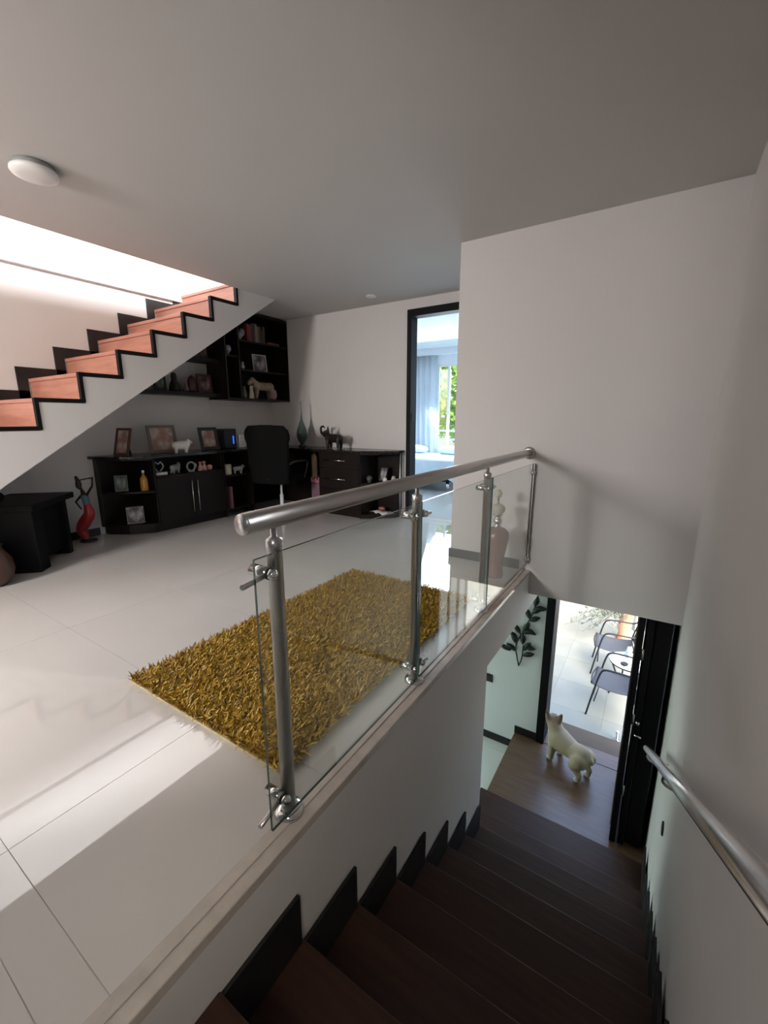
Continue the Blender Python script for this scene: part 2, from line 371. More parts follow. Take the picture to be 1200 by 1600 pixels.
# ------------------------------------------------------------------ lower storey
M['lowtile'] = mat('lower_floor_tile', (0.70, 0.72, 0.66), 0.12, var=0.02, scale=2)
lf = struct(box('floor_lower', M['grout'], XL, xr(YD) + .15, 0.14, YD, WZ - .12, WZ - .006))
tiles(XL, -1.005, 2.0, YD, -1.62, 3.53, WZ, lf, M['lowtile'], .6, .6)
struct(box('ceiling_lower', M['ceil'], XL, XE - .17, .14, YD, -.36, -.162))
cl = MB(); cl.box(XE, xr(YF), YF + .12, YD, -.2, -.12); struct(cl.build('ceiling_entry', M['wall_low']))
FX0, FX1 = -0.69, 0.225
b = MB(); b.box(XL, FX0 - .085, YD, YD + .18, WZ, -.12); b.box(FX0 - .085, xr(YD), YD, YD + .18, -.17, -.12)
struct(b.build('wall_lower_front', M['wall_low']))
b = MB(); b.box(XL - .12, XL, .14, 2.35, WZ, -.1); b.box(XL - .12, XL, 4.05, YD + .18, WZ, -.1); b.box(XL - .12, XL, 2.35, 4.05, WZ, -2.0); b.box(XL - .12, XL, 2.35, 4.05, -.4, -.1)
struct(b.build('wall_lower_left', M['wall_low']))
w2 = struct(MB().box(XL - .08, XL - .03, 2.35, 2.4, -2, -.4).box(XL - .08, XL - .03, 4.0, 4.05, -2, -.4).box(XL - .08, XL - .03, 3.18, 3.22, -2, -.4).box(XL - .08, XL - .03, 2.4, 4, -2, -1.95).box(XL - .08, XL - .03, 2.4, 4, -.45, -.4).build('window_2', M['frameblk']))
box('pane', M['glass'], XL - .06, XL - .054, 2.4, 3.18, -1.95, -.45, w2); box('pane', M['glass'], XL - .06, XL - .054, 3.22, 4.0, -1.95, -.45, w2)
struct(box('wall_lower_rear', M['wall_low'], XL, XE - .17, .02, .14, WZ, -.16))
struct(box('baseboard_lower', M['black'], XL, -1.0, YD - .013, YD, WZ, WZ + .085))
struct(box('baseboard_landing', M['black'], -1.005, FX0 - .086, YD - .013, YD, LZ + .001, LZ + .085))

# front door: frame, folded leaves, mat
d2 = struct(bpy.data.objects.new('door_2', None)); COL.objects.link(d2); d2.location = (FX0, YD, LZ)
rel(MB().box(FX0 - .083, FX0, YD - .03, YD + .2, LZ + .001, -.171), 'jamb', M['frameblk'], d2, .003)
rel(MB().box(FX1 - .02, xr(YD) - .002, YD - .03, YD + .2, LZ + .001, -.171), 'jamb', M['frameblk'], d2, .003)
def leaf(x0, x1, y0, y1, nm):
    a = rel(MB().box(x0, x1, y0, y1, LZ + .012, -.205), nm, M['frameblk'], d2, .004); return a
L1 = leaf(.018, .062, 3.42, 4.22, 'door_leaf'); L2 = leaf(.078, .122, 3.43, 4.2, 'door_leaf'); L3 = leaf(.126, .232, 3.47, 4.2, 'door_panel')
def sub(mb, name, m, par, bevel=0):
    me = mb.mesh(name); me.transform(Matrix.Translation(-Vector(d2.location))); return obj(name, me, m, par, bevel=bevel)
M['mirrorglass'] = mat('reflective_door_glass', (.86, .89, .92), .02, metal=1.0, var=.01)
M['brownbar'] = mat('brown_glazing_bar', (.16, .09, .06), .5)
for i in range(3):
    y0 = 3.50 + i * .235
    for (z0, z1) in ((LZ + .12, LZ + .95), (LZ + 1.05, -.30)):
        sub(MB().box(.0145, .0175, y0, y0 + .19, z0, z1), 'door_glass', M['mirrorglass'], L1)
        fr_ = MB().box(.012, .0175, y0 - .014, y0, z0 - .014, z1 + .014).box(.012, .0175, y0 + .19, y0 + .204, z0 - .014, z1 + .014).box(.012, .0175, y0, y0 + .19, z0 - .014, z0).box(.012, .0175, y0, y0 + .19, z1, z1 + .014)
        sub(fr_, 'glazing_bar', M['brownbar'], L1)
sub(MB().box(.07, .074, 3.425, 3.44, LZ + .95, LZ + 1.15), 'lock_plate', M['chrome'], L2)
sub(MB().tube([(.095, 3.43, LZ + 1.07), (.095, 3.39, LZ + 1.07), (.135, 3.385, LZ + 1.07)], .008, 8), 'handle', M['chrome'], L2)
sub(MB().lathe([(.014, 0), (.014, .02), (.008, .024)], 12, (.1, 3.405, LZ + 1.16)), 'lock_knob', M['chrome'], L2)
for zz in (-.55, -1.1, -1.75): sub(MB().lathe([(.008, 0), (.008, .09)], 8, (.07, 3.43, zz)), 'hinge', M['steel'], L1)
M['matbrown'] = mat('brown_doormat', (0.11, 0.085, 0.06), 0.95, bump=0.6, bscale=200)
struct(box('trim_6', M['landing'], FX0, FX1 - .02, YD + .001, YD + .2, LZ - .04, LZ + .004))
tag(box('doormat', M['matbrown'], -.66, .18, YD + .21, YD + .47, -2.255, -2.232, bevel=.004), 'dark brown doormat just outside the open front door', 'doormat')

# ------------------------------------------------------------------ stairs down
SZ = 0.2024; yk = lambda k: 0.715 + 0.2875 * k
nose = {k: yk(k) for k in range(-2, 7)}; nose[7] = 2.74; nose[8] = 3.15
nose[-2] = 0.14
st = thing('staircase', 'dark brown wooden staircase going down to the front door', 'staircase', (XE, 0.14, 0))
def rs(mb, name, m, bevel=0, root=st):
    me = mb.mesh(name); me.transform(Matrix.Translation(-Vector(root.location))); return obj(name, me, m, root, bevel=bevel)
for k in range(-1, 9):
    z = -(k + 2) * SZ; y0, y1 = nose[k - 1], nose[k]; xa = XE if k < 7 else -1.0
    yy = y0 - (0 if k == -1 else .0)
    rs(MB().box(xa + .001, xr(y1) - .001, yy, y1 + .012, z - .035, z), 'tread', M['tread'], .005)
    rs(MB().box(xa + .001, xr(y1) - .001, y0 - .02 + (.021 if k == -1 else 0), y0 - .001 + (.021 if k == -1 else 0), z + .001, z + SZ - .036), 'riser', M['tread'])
    if 0 <= k < 7:
        rs(MB().box(XE, XE + .012, y0 + .001, y1 - .001, z + .001, z + .188), 'skirting', M['black'])
    rs(MB().box(xr(y0) - .022, xr(y0) - .009, y0 + .001, y1 - .001, z + .001, z + .17), 'skirting', M['black'])
rs(MB().box(-.999, xr(3.2) - .001, nose[8] - .02, nose[8] - .001, LZ + .001, LZ + SZ - .036), 'riser', M['tread'])
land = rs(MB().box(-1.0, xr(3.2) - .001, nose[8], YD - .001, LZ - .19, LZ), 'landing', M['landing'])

# ------------------------------------------------------------------ stairs up (solid white flight, red wood treads, black edge)
ur, uh = 0.3145, 0.2065; uy = lambda k: -0.547 + ur * k; uz = lambda k: 0.113 + uh * k
us = thing('staircase', 'reddish wood staircase with white side and black edging climbing the left wall', 'staircase', (XS, uy(0), 0))
prof = [(uy(0), 0)]
for k in range(0, 13):
    prof += [(uy(k), uz(k) - .03), (uy(k + 1), uz(k) - .03)]
soff = lambda z: 1.982 + (z - 1.35) / 0.668
prof += [(uy(13), CZ), (soff(CZ), CZ), (soff(0), 0)]
def pxr(pts, x0, x1): return MB().prismx(pts, x0, x1)
rs(pxr(prof[::-1] if False else prof, XL + .001, XS), 'body', M['wall'], root=us)
for k in range(0, 13):
    rs(MB().box(XL + .016, XS - .036, uy(k) - .018, uy(k + 1) - .001, uz(k) - .03, uz(k)), 'tread', M['redwood'], .004, us)
    rs(MB().box(XL + .016, XS - .036, uy(k) - .006, uy(k) - .0005, (uz(k - 1) if k else 0) + .001, uz(k) - .031), 'riser', M['redwood'], 0, us)
    zb = (uz(k - 1) if k else 0.0)
    tr = MB().box(XS - .035, XS + .005, uy(k) - .024, uy(k) + .001, zb - .022 if k else 0.001, uz(k) + .003)
    tr.box(XS - .035, XS + .005, uy(k) + .001, uy(k + 1) - .024, uz(k) - .024, uz(k) + .003)
    rs(tr, 'edge_trim', M['frameblk'], 0, us)
    sk_ = MB().box(XL + .001, XL + .014, uy(k) - .1, uy(k + 1) - .02, uz(k) + .001, uz(k) + .1); sk_.box(XL + .001, XL + .014, uy(k) - .1, uy(k) - .02, zb + .001, uz(k) + .001)
    rs(sk_, 'skirting', M['black'], 0, us)

# ------------------------------------------------------------------ patio in front of the door
PZ = -2.26
M['pave'] = mat('pale_patio_tile', (0.275, 0.285, 0.235), 0.5, col2=(0.225, 0.232, 0.195), scale=1.6, bump=.1)
pf = struct(box('floor_patio', M['grout'], -5.5, 3.5, YD + .181, 8.5, PZ - .1, PZ - .006))
tiles(-2.6, 1.9, YD + .2, 8.4, -2.6, YD + .2, PZ, pf, M['pave'], .6, .6)
tiles(1.9, 3.5, YD + .2, 8.4, 1.9, YD + .2, PZ, pf, M['pave'], 1.6, 4); tiles(-5.5, -2.6, YD + .2, 8.4, -5.5, YD + .2, PZ, pf, M['pave'], 2.9, 4)
M['pwall'] = mat('patio_wall_paint', (0.52, 0.54, 0.56), 0.8, var=.02)
struct(box('wall_patio_far', M['pwall'], -5.5, 3.5, 8.4, 8.55, PZ, -.4))
struct(box('baseboard_patio', M['tan'], -5.5, 3.5, 8.385, 8.4, PZ, PZ + .07))
struct(box('wall_patio_column', M['pwall'], -.0, .32, 7.7, 8.0, PZ, .4))
struct(box('wall_patio_right', M['pwall'], 3.35, 3.5, YD + .2, 8.4, PZ, -.4)); struct(box('wall_patio_left', M['pwall'], -5.5, -5.35, YD + .2, 8.4, PZ, -.4))

# ================================================================== GLASS RAILING
PXX = -0.845; GX = -0.800; RZ = 0.945
rl = thing('glass_railing', 'brushed steel railing with clear glass panels along the floor edge', 'railing', (PXX, 0.66, 0))
rr = lambda mb, name, m, par=None, bevel=0: (lambda me: (me.transform(Matrix.Translation(-Vector(rl.location))), obj(name, me, m, par or rl, bevel=bevel))[1])(mb.mesh(name))
hr = rr(MB().tube([(PXX, .668, RZ), (PXX, YF - .012, RZ)], .0285, 28), 'handrail', M['steel'])
rr(MB().lathe([(.0285, 0), (.0275, -.004), (.0, -.005)], 28, (PXX, .668, RZ), 'y'), 'end_cap', M['steel'], hr)
rr(MB().lathe([(.047, 0), (.047, -.012), (.03, -.018)], 28, (PXX, YF - .001, RZ), 'y'), 'wall_flange', M['steel'], hr)
for i, py in enumerate((.766, 1.575, 2.46)):
    p = rr(MB().lathe([(.0215, .012), (.0215, .862), (.0235, .864), (.0235, .885), (.012, .892), (.0085, .893), (.0085, .922)], 20, (PXX, py, 0)), 'post', M['steel'])
    rr(MB().lathe([(.0465, .002), (.0465, .010), (.04, .020), (.022, .026)], 24, (PXX, py, 0)), 'base_flange', M['chrome'], p)
    for zz in (.80, .085):
        for sgn in ((-1,) if i == 0 else (-1, 1)):
            yy = py + sgn * .034
            rr(MB().lathe([(.0165, -.052), (.0165, .012)], 16, (PXX, yy, zz), 'x'), 'clamp', M['chrome'], p)
            rr(MB().lathe([(.0168, .012), (.0168, .016)], 16, (PXX, yy, zz), 'x'), 'gasket', M['rubber'], p)
            rr(MB().lathe([(.0155, .016), (.0155, .028), (.011, .036), (.0, .0385)], 16, (PXX, yy, zz), 'x'), 'clamp_cap', M['chrome'], p)
            pl_ = .098 if i == 0 else .05
            rr(MB().tube([(PXX + .004, yy, zz - .004), (PXX + .024, yy + sgn * pl_, zz - .004)], .0075, 10), 'clamp_pin', M['steel'], p)
def pane(y0, y1, z0, z1):
    mb = MB(); t = .004
    mb.cur = 0; mb._add([(GX - t, y0, z0), (GX - t, y1, z0), (GX - t, y1, z1), (GX - t, y0, z1)], [(3, 2, 1, 0)]); mb._add([(GX + t, y0, z0), (GX + t, y1, z0), (GX + t, y1, z1), (GX + t, y0, z1)], [(0, 1, 2, 3)])
    mb.cur = 1
    for q in ([(GX - t, y0, z0), (GX + t, y0, z0), (GX + t, y0, z1), (GX - t, y0, z1)], [(GX + t, y1, z0), (GX - t, y1, z0), (GX - t, y1, z1), (GX + t, y1, z1)], [(GX - t, y0, z1), (GX + t, y0, z1), (GX + t, y1, z1), (GX - t, y1, z1)], [(GX - t, y1, z0), (GX + t, y1, z0), (GX + t, y0, z0), (GX - t, y0, z0)]): mb._add(q, [(0, 1, 2, 3)])
    return rr(mb, 'glass_pane', [M['glass'], M['glassedge']])
pane(.657, 1.515, .058, .865); pane(1.533, 2.405, .058, .868); pane(2.423, 3.372, .058, .868)
rr(MB().box(GX - .011, GX - .0045, 3.36, YF - .001, .06, .868).box(GX + .0045, GX + .011, 3.36, YF - .001, .06, .868), 'wall_channel', M['steel'])
for zz in (.80, .10):
    rr(MB().lathe([(.02, 0), (.02, -.03), (.012, -.036)], 16, (GX, YF - .001, zz), 'y'), 'wall_clamp', M['chrome'])

# handrail on the right wall
wr = thing('wall_handrail', 'round steel handrail sloping down the right wall above the stairs', 'handrail', (0.15, 2.9, -0.87))
hx = 0.158; sl = -0.6655
def hz(y): return 0.70 + (y - 0.52) * sl
wrel = lambda mb, name, m, par=None: (lambda me: (me.transform(Matrix.Translation(-Vector(wr.location))), obj(name, me, m, par or wr))[1])(mb.mesh(name))
M['steel2'] = mat('polished_steel', (0.66, 0.66, 0.66), 0.24, metal=1.0, var=0.03)
wrel(MB().tube([(hx, -.2, hz(-.2)), (hx, 3.0, hz(3.0))], .0205, 22), 'handrail', M['steel2'])
for y in (.35, 1.72, 2.75):
    bpt = wrel(MB().tube(spline([(hx, y, hz(y) - .02), (hx, y + .005, hz(y) - .055), (hx + .03, y + .01, hz(y) - .075), (xr(y) - .008, y + .012, hz(y) - .075)], 6), .006, 8), 'bracket', M['steel'])
    wrel(MB().lathe([(.026, 0), (.026, -.006)], 16, (xr(y) - .001, y + .012, hz(y) - .075), 'x'), 'wall_plate', M['steel'], bpt)
sw2 = ony(0, 0, 1)
tag(MB().lathe([(.038, 0), (.036, -.008), (.0, -.01)], 20, (xr(2.5) - .001, 2.46, -1.02), 'x').build('wall_outlet', M['rubber']), 'dark round outlet cover on the right wall below the handrail', 'outlet')

# ================================================================== SHAG RUG
RX0, RX1, RY0, RY1 = -1.955, -0.965, .85, 2.575
rug = thing('shag_rug', 'mustard yellow shaggy rug on the polished tile floor', 'rug', ((RX0 + RX1) / 2, (RY0 + RY1) / 2, 0))
hw, hl = (RX1 - RX0) / 2, (RY1 - RY0) / 2
box('backing', M['rugbase'], -hw, hw, -hl, hl, .001, .009, rug)
N = 46000
bx = np.random.uniform(-hw + .004, hw - .004, N); by = np.random.uniform(-hl + .004, hl - .004, N)
az = np.random.uniform(0, 2 * np.pi, N); ln = np.random.uniform(.030, .058, N); lean = np.random.uniform(.35, 1.15, N); wd = np.random.uniform(.0022, .0042, N)
dx, dy = np.cos(az), np.sin(az); px_, py_ = -dy, dx
V = np.zeros((N, 6, 3))
for s_, (t, wf) in enumerate(((0, 1.0), (.55, .95), (1.0, .35))):
    out = ln * (t ** 1.5) * np.sin(lean); hgt = .006 + ln * t * np.cos(lean * (.35 + .65 * t)) * .78
    cx_, cy_ = bx + dx * out, by + dy * out
    for q, sg in enumerate((-1, 1)):
        V[:, s_ * 2 + q, 0] = cx_ + px_ * wd * wf * sg; V[:, s_ * 2 + q, 1] = cy_ + py_ * wd * wf * sg; V[:, s_ * 2 + q, 2] = hgt + sg * .0012
idx = np.arange(N)[:, None, None] * 6; Fq = np.array([[0, 1, 3, 2], [2, 3, 5, 4]])[None] + idx
me = bpy.data.meshes.new('pile'); me.from_pydata(V.reshape(-1, 3).tolist(), [], Fq.reshape(-1, 4).tolist())
ca = me.color_attributes.new('tone', 'FLOAT_COLOR', 'POINT')
tone = np.clip(np.random.normal(.5, .22, N), 0, 1); ca.data.foreach_set('color', np.repeat(np.stack([tone, tone, tone, np.ones(N)], 1), 6, 0).astype(np.float32).ravel())
mm = bpy.data.materials.new('mustard_yarn'); mm.use_nodes = True; n_ = mm.node_tree.nodes; l_ = mm.node_tree.links
at = n_.new('ShaderNodeVertexColor'); at.layer_name = 'tone'; cr = n_.new('ShaderNodeValToRGB')
cr.color_ramp.elements[0].color = (.18, .095, .003, 1); cr.color_ramp.elements[1].color = (.72, .47, .06, 1)
e = cr.color_ramp.elements.new(.6); e.color = (.42, .24, .005, 1)
l_.new(at.outputs[0], cr.inputs[0]); l_.new(cr.outputs[0], n_['Principled BSDF'].inputs['Base Color'])
n_['Principled BSDF'].inputs['Roughness'].default_value = .42; n_['Principled BSDF'].inputs['Sheen Weight'].default_value = .03
pile = obj('pile', me, mm, rug); pile['kind'] = 'stuff'

# ================================================================== CEILING FITTINGS
cl = thing('ceiling_lamp', 'round white flush ceiling lamp, unlit, near the stair opening', 'ceiling lamp', (-3.0, 1.19, CZ - .05))
MB().lathe([(.095, .05), (.095, .02), (.09, .018)], 32).build('mounting_ring', mat('lamp_ring_grey', (.30, .31, .30), .5), cl)
MB().lathe([(.0, -.012), (.07, -.01), (.103, .0), (.11, .01), (.108, .022), (.09, .023)], 36).build('diffuser', M['whiteplastic'], cl)
dl = thing('recessed_downlight', 'small round recessed ceiling light near the bedroom doorway', 'downlight', (-2.87, 4.2, CZ - .012))
MB().lathe([(.04, .011), (.056, .011), (.058, .004), (.05, 0), (.04, .004)], 28).build('trim_ring', M['whiteplastic'], dl)
MB().lathe([(.0, .005), (.04, .005), (.04, .011)], 24).build('lens', mat('lamp_lens', (.8, .8, .78), .3), dl)

# ================================================================== OFFICE FURNITURE under the stairs
CF = -4.45; TB = .80; TT = .83       # cabinet front plane, top underside, top
def part(root, mb, name, m, bevel=0, par=None, label=None):
    me = mb.mesh(name); me.transform(Matrix.Translation(-Vector(root.location))); o = obj(name, me, m, par or root, bevel=bevel)
    if label: o['label'] = label
    return o
W = M['wenge']; T = .018; XW = XL + .016
# 1 angled end shelf
t = thing('corner_shelf_unit', 'dark wood angled shelf unit ending the low cabinets beside the red figure', 'shelf', (-4.7, 2.25, 0))
poly = [(XW, 2.06), (-4.80, 2.075), (-4.60, 2.20), (CF, 2.40), (CF, 2.455), (XW, 2.455)]
ins = [(XW, 2.09), (-4.81, 2.10), (-4.63, 2.21), (CF - .03, 2.41), (CF - .03, 2.455), (XW, 2.455)]
part(t, MB().prism(ins, .002, .085), 'plinth', W); part(t, MB().prism(poly, .086, .106), 'shelf', W); part(t, MB().prism(poly, .44, .458), 'shelf', W); part(t, MB().prism(poly, .782, TB - .001), 'top_panel', W)
part(t, MB().box(XW - .001, XW + .015, 2.06, 2.455, .106, .782), 'back_panel', W); part(t, MB().box(XW + .015, CF, 2.437, 2.455, .106, .782), 'side_panel', W)
part(t, MB().box(XW + .015, XW + .075, 2.06, 2.078, .106, .782), 'side_panel', W)
# 2 two-door cabinet with an open niche
t = thing('door_cabinet', 'dark wood two-door low cabinet with an open niche above the doors', 'cabinet', (-4.68, 2.88, 0)); C0, C1 = 2.457, 3.30
part(t, MB().box(XW, CF - .03, C0, C1, .002, .085), 'plinth', W)
part(t, MB().box(XW, CF - .02, C0, C1, .086, .106).box(XW, CF - .02, C0, C0 + T, .106, TB - .001).box(XW, CF - .02, C1 - T, C1, .106, TB - .001).box(XW, XW + .01, C0 + T, C1 - T, .106, TB - .001).box(XW + .01, CF - .002, C0 + T, C1 - T, .585, .605), 'body', W)
for (a, bb, hy) in ((C0 + .003, 2.877, 2.853), (2.881, C1 - .003, 2.925)):
    dr = part(t, MB().box(CF - .019, CF, a, bb, .092, .583), 'door', W, .002)
    hd = MB().tube([(CF + .02, hy, .16), (CF + .02, hy, .52)], .005, 8); hd.tube([(CF, hy, .2), (CF + .02, hy, .2)], .004, 6); hd.tube([(CF, hy, .48), (CF + .02, hy, .48)], .004, 6)
    part(t, hd, 'handle', M['chrome'], par=dr)
# 3 open shelf unit
t = thing('open_shelf_unit', 'narrow dark wood open shelf unit between the door cabinet and the desk', 'shelf', (-4.68, 3.5, 0)); C0, C1 = 3.302, 3.74
part(t, MB().box(XW, CF, C0, C0 + T, .002, TB - .001), 'side_panel', W); part(t, MB().box(XW, CF, C1 - T, C1, .002, TB - .001), 'side_panel', W)
for z in (.08, .50): part(t, MB().box(XW, CF, C0 + T, C1 - T, z, z + .018), 'shelf', W)
part(t, MB().box(XW, XW + .01, C0 + T, C1 - T, .098, TB - .001), 'back_panel', W)
# worktop, one L with angled ends
wt = [(XL + .002, 2.02), (-4.78, 2.03), (-4.57, 2.17), (CF + .02, 2.38), (CF + .02, 3.85), (-4.15, 4.10), (-3.0, 4.10), (-2.80, 4.22), (-2.62, 4.40), (-2.625, YB - .002), (XL + .002, YB - .002)]
tag(MB().prism(wt, TB, TT).build('worktop', M['wengetop'], bevel=.004), 'long dark L-shaped desk top along the left and back walls', 'worktop')
# desk knee hole: modesty panel
tag(MB().box(XW, XW + .018, 3.745, YB - .02, .002, TB - .001).box(XW + .018, -3.68, YB - .022, YB - .004, .002, TB - .001).build('modesty_panel', W), 'dark back panel of the desk knee space behind the office chair', 'panel')
# 5 drawer unit
t = thing('drawer_unit', 'dark wood drawer unit with bar handles against the back wall', 'drawers', (-3.33, 4.34, 0)); D0, D1, DY = -3.655, -3.02, 4.13
part(t, MB().box(D0, D1, DY + .03, YB - .016, .002, .07), 'plinth', W); part(t, MB().box(D0, D1, DY + .019, YB - .016, .071, TB - .001), 'body', W)
for (z0, z1, hzz) in ((.60, .795, .70), (.345, .595, .467), (.075, .34, .21)):
    dr = part(t, MB().box(D0 + .003, D1 - .003, DY, DY + .018, z0, z1), 'drawer', W, .002)
    hd = MB().tube([(-3.55, DY - .02, hzz), (-3.21, DY - .02, hzz)], .005, 8); hd.tube([(-3.5, DY, hzz), (-3.5, DY - .02, hzz)], .004, 6); hd.tube([(-3.26, DY, hzz), (-3.26, DY - .02, hzz)], .004, 6)
    part(t, hd, 'handle', M['chrome'], par=dr)
# 6 angled end shelf by the doorway
t = thing('corner_shelf_unit', 'dark wood angled open shelf unit beside the bedroom doorway', 'shelf', (-2.85, 4.4, 0))
poly = [(-3.017, DY + .005), (-2.99, DY + .005), (-2.82, 4.235), (-2.66, 4.40), (-2.655, YB - .016), (-3.017, YB - .016)]
part(t, MB().prism(poly, .002, .05), 'base', W); part(t, MB().prism(poly, .42, .438), 'shelf', W); part(t, MB().prism(poly, .782, TB - .001), 'top_panel', W)
part(t, MB().box(-3.017, -3.0, DY + .005, YB - .016, .05, .782), 'side_panel', W); part(t, MB().box(-3.0, -2.655, YB - .03, YB - .016, .05, .782), 'back_panel', W)
part(t, MB().tube([(-2.64, 4.47, .002), (-2.64, 4.47, TB - .002)], .011, 10), 'corner_post', M['steel'], label='slim steel corner post')

# wall bookcase and floating shelves
BF = -4.52; B0, B1, Z0, Z1 = 3.50, YB - .004, 1.44, 2.505
t = thing('wall_bookcase', 'dark wood bookcase hung high in the corner beneath the stairs', 'bookcase', (-4.7, 4.0, Z0))
part(t, MB().box(XL + .002, XL + .014, B0, B1, Z0, Z1), 'back_panel', W)
for (a, bb) in ((B0, B0 + .02), (3.70, 3.72), (B1 - .02, B1)): part(t, MB().box(XL + .014, BF, a, bb, Z0, Z1), 'side_panel', W)
part(t, MB().box(XL + .014, BF, B0 + .02, B1 - .02, Z0, Z0 + .022), 'bottom_panel', W); part(t, MB().box(XL + .014, BF, B0 + .02, B1 - .02, Z1 - .022, Z1), 'top_panel', W)
SHZ = (1.80, 2.15)
for z in SHZ: part(t, MB().box(XL + .014, BF - .01, 3.72, B1 - .02, z, z + .018), 'shelf', W)
part(t, MB().box(XL + .014, BF - .01, B0 + .02, 3.70, 1.95, 1.968), 'shelf', W)
def fshelf(y0, y1, z, label): return tag(box('floating_shelf', W, XL + .002, -4.64, y0, y1, z, z + .04, bevel=.002), label, 'shelf', 'floating shelves')
ZS1, ZS2 = 1.47, 1.87
fshelf(2.45, B0 - .002, ZS1, 'lower dark floating shelf on the wall beneath the stairs'); fshelf(2.9, B0 - .002, ZS2, 'upper short dark floating shelf tucked beneath the stairs')
tag(MB().tube([(XL + .004, 3.52, .84), (XL + .004, 3.52, Z0 - .002)], .004, 6).build('cable', M['whiteplastic']), 'thin pale cable running down the wall from the bookcase', 'cable')

# ------------------------------------------------------------------ picture frames
def photo_mat(name, c1, c2, c3, sc=9):
    m = bpy.data.materials.new(name); m.use_nodes = True; n = m.node_tree.nodes; L = m.node_tree.links
    tc = n.new('ShaderNodeTexCoord'); nz = n.new('ShaderNodeTexNoise'); nz.inputs['Scale'].default_value = sc; nz.inputs['Detail'].default_value = 2
    L.new(tc.outputs['Object'], nz.inputs['Vector']); cr = n.new('ShaderNodeValToRGB')
    cr.color_ramp.elements[0].position = .38; cr.color_ramp.elements[0].color = (*c1, 1); cr.color_ramp.elements[1].position = .62; cr.color_ramp.elements[1].color = (*c3, 1)
    e = cr.color_ramp.elements.new(.5); e.color = (*c2, 1)
    L.new(nz.outputs['Fac'], cr.inputs[0]); L.new(cr.outputs[0], n['Principled BSDF'].inputs['Base Color']); n['Principled BSDF'].inputs['Roughness'].default_value = .6
    return m
ph_warm = photo_mat('photo_print_warm', (.30, .16, .13), (.42, .30, .26), (.55, .50, .46)); ph_dark = photo_mat('photo_print_dark', (.05, .04, .05), (.25, .14, .13), (.4, .33, .33))
ph_grey = photo_mat('photo_print_grey', (.08, .08, .1), (.3, .28, .30), (.6, .58, .58)); ph_green = photo_mat('photo_print_green', (.03, .04, .03), (.12, .16, .13), (.35, .36, .30))
fm_brown = mat('brown_frame_wood', (.10, .045, .03), .4); fm_grey = mat('pewter_frame', (.14, .125, .105), .5, metal=.2); fm_white = mat('white_frame', (.6, .58, .54), .5)
def frame(label, loc, rz, wd, ht, bw, fm, pm, tilt=14, group='picture frames', mount=None):
    """picture frame: local +y is its back, it leans back; stands at loc (centre of the lower edge); rz turns it"""
    t = thing('picture_frame', label, 'picture frame', loc, rz, group)
    Rm = Matrix.Rotation(R(-tilt), 4, 'X') @ Matrix.Translation((0, 0, .001 + .016 * math.sin(R(tilt))))
    mb = MB(); d = .016
    mb.box(-wd/2, wd/2, 0, d, 0, bw, Rm); mb.box(-wd/2, wd/2, 0, d, ht - bw, ht, Rm); mb.box(-wd/2, -wd/2 + bw, 0, d, bw, ht - bw, Rm); mb.box(wd/2 - bw, wd/2, 0, d, bw, ht - bw, Rm)
    mb.build('surround', fm, t, bevel=.0015)
    MB().box(-wd/2 + bw, wd/2 - bw, .006, .013, bw, ht - bw, Rm).build('photo', pm, t)
    Rs = Matrix.Translation((0, .015, 0)); yb = ht * .62 * math.sin(R(tilt)) + .012
    MB().prism([(-.02, .016 + .25 * 0 + .3 * ht * math.sin(R(tilt))), (.02, .016 + .3 * ht * math.sin(R(tilt))), (.02, yb + .07), (-.02, yb + .07)], .0005, .004).build('foot', M['black'], t)
    MB().box(-.02, .02, 0, .004, 0, ht * .66, Matrix.Translation((0, yb + .066, .003)) @ Matrix.Rotation(R(14), 4, 'X')).build('stand', M['black'], t)
    return t
FXP = R(90 - 8)      # facing +x (into the room), turned a little to the viewer
def at_x(px, py, x, z): p = onx(px, py, x); return (x, p.y, z)
def at_y(px, py, y, z): p = ony(px, py, y); return (p.x, y, z)
frame('narrow brown picture frame turned sideways on the left end of the worktop', at_x(188, 710, -4.66, TT), R(24), .17, .29, .025, fm_brown, ph_warm, 18)
frame('large pewter picture frame with a family photo on the worktop', at_x(258, 702, -4.66, TT), R(80), .30, .31, .032, fm_grey, ph_warm, 14)
frame('black picture frame on a dark block on the worktop', (-4.66, 3.30, TT), R(80), .235, .275, .038, M['black'], ph_warm, 14)
frame('small dark picture frame on the middle shelf of the left end unit', at_x(190, 763, -4.66, .459), R(60), .12, .17, .02, M['black'], ph_green, 12)
sqf = frame('square silver picture frame with bright corners on the lowest left shelf', (-4.6, 2.275, .107), R(62), .165, .185, .012, fm_grey, ph_grey, 10)
Rm = Matrix.Rotation(R(-10), 4, 'X')
for (a, bb) in ((-.075, .012), (.075, .012), (-.075, .172), (.075, .172)): MB().ball((a, -.004 + bb * .0, bb), .011, 10, 6).build('corner_stud', M['chrome'], sqf); 
for o in [o for o in sqf.children if o.name.startswith('corner_stud')]: o.matrix_local = Rm
frame('photo frame with a pale portrait on the shelf unit by the bedroom doorway', (-2.85, 4.38, .439), R(-8), .12, .185, .012, M['black'], ph_grey, 16)
frame('small pale frame on the upper floating shelf', (-4.78, 3.20, ZS2 + .041), R(70), .13, .17, .02, fm_white, ph_warm, 14)
frame('tall dark frame beside the bookcase on the upper floating shelf', (-4.80, 3.40, ZS2 + .041), R(80), .12, .22, .018, fm_grey, ph_dark, 8)
frame('dark frame at the left end of the lower floating shelf', at_x(251, 606, -4.76, ZS1 + .04), R(70), .13, .17, .02, M['black'], ph_green, 14)
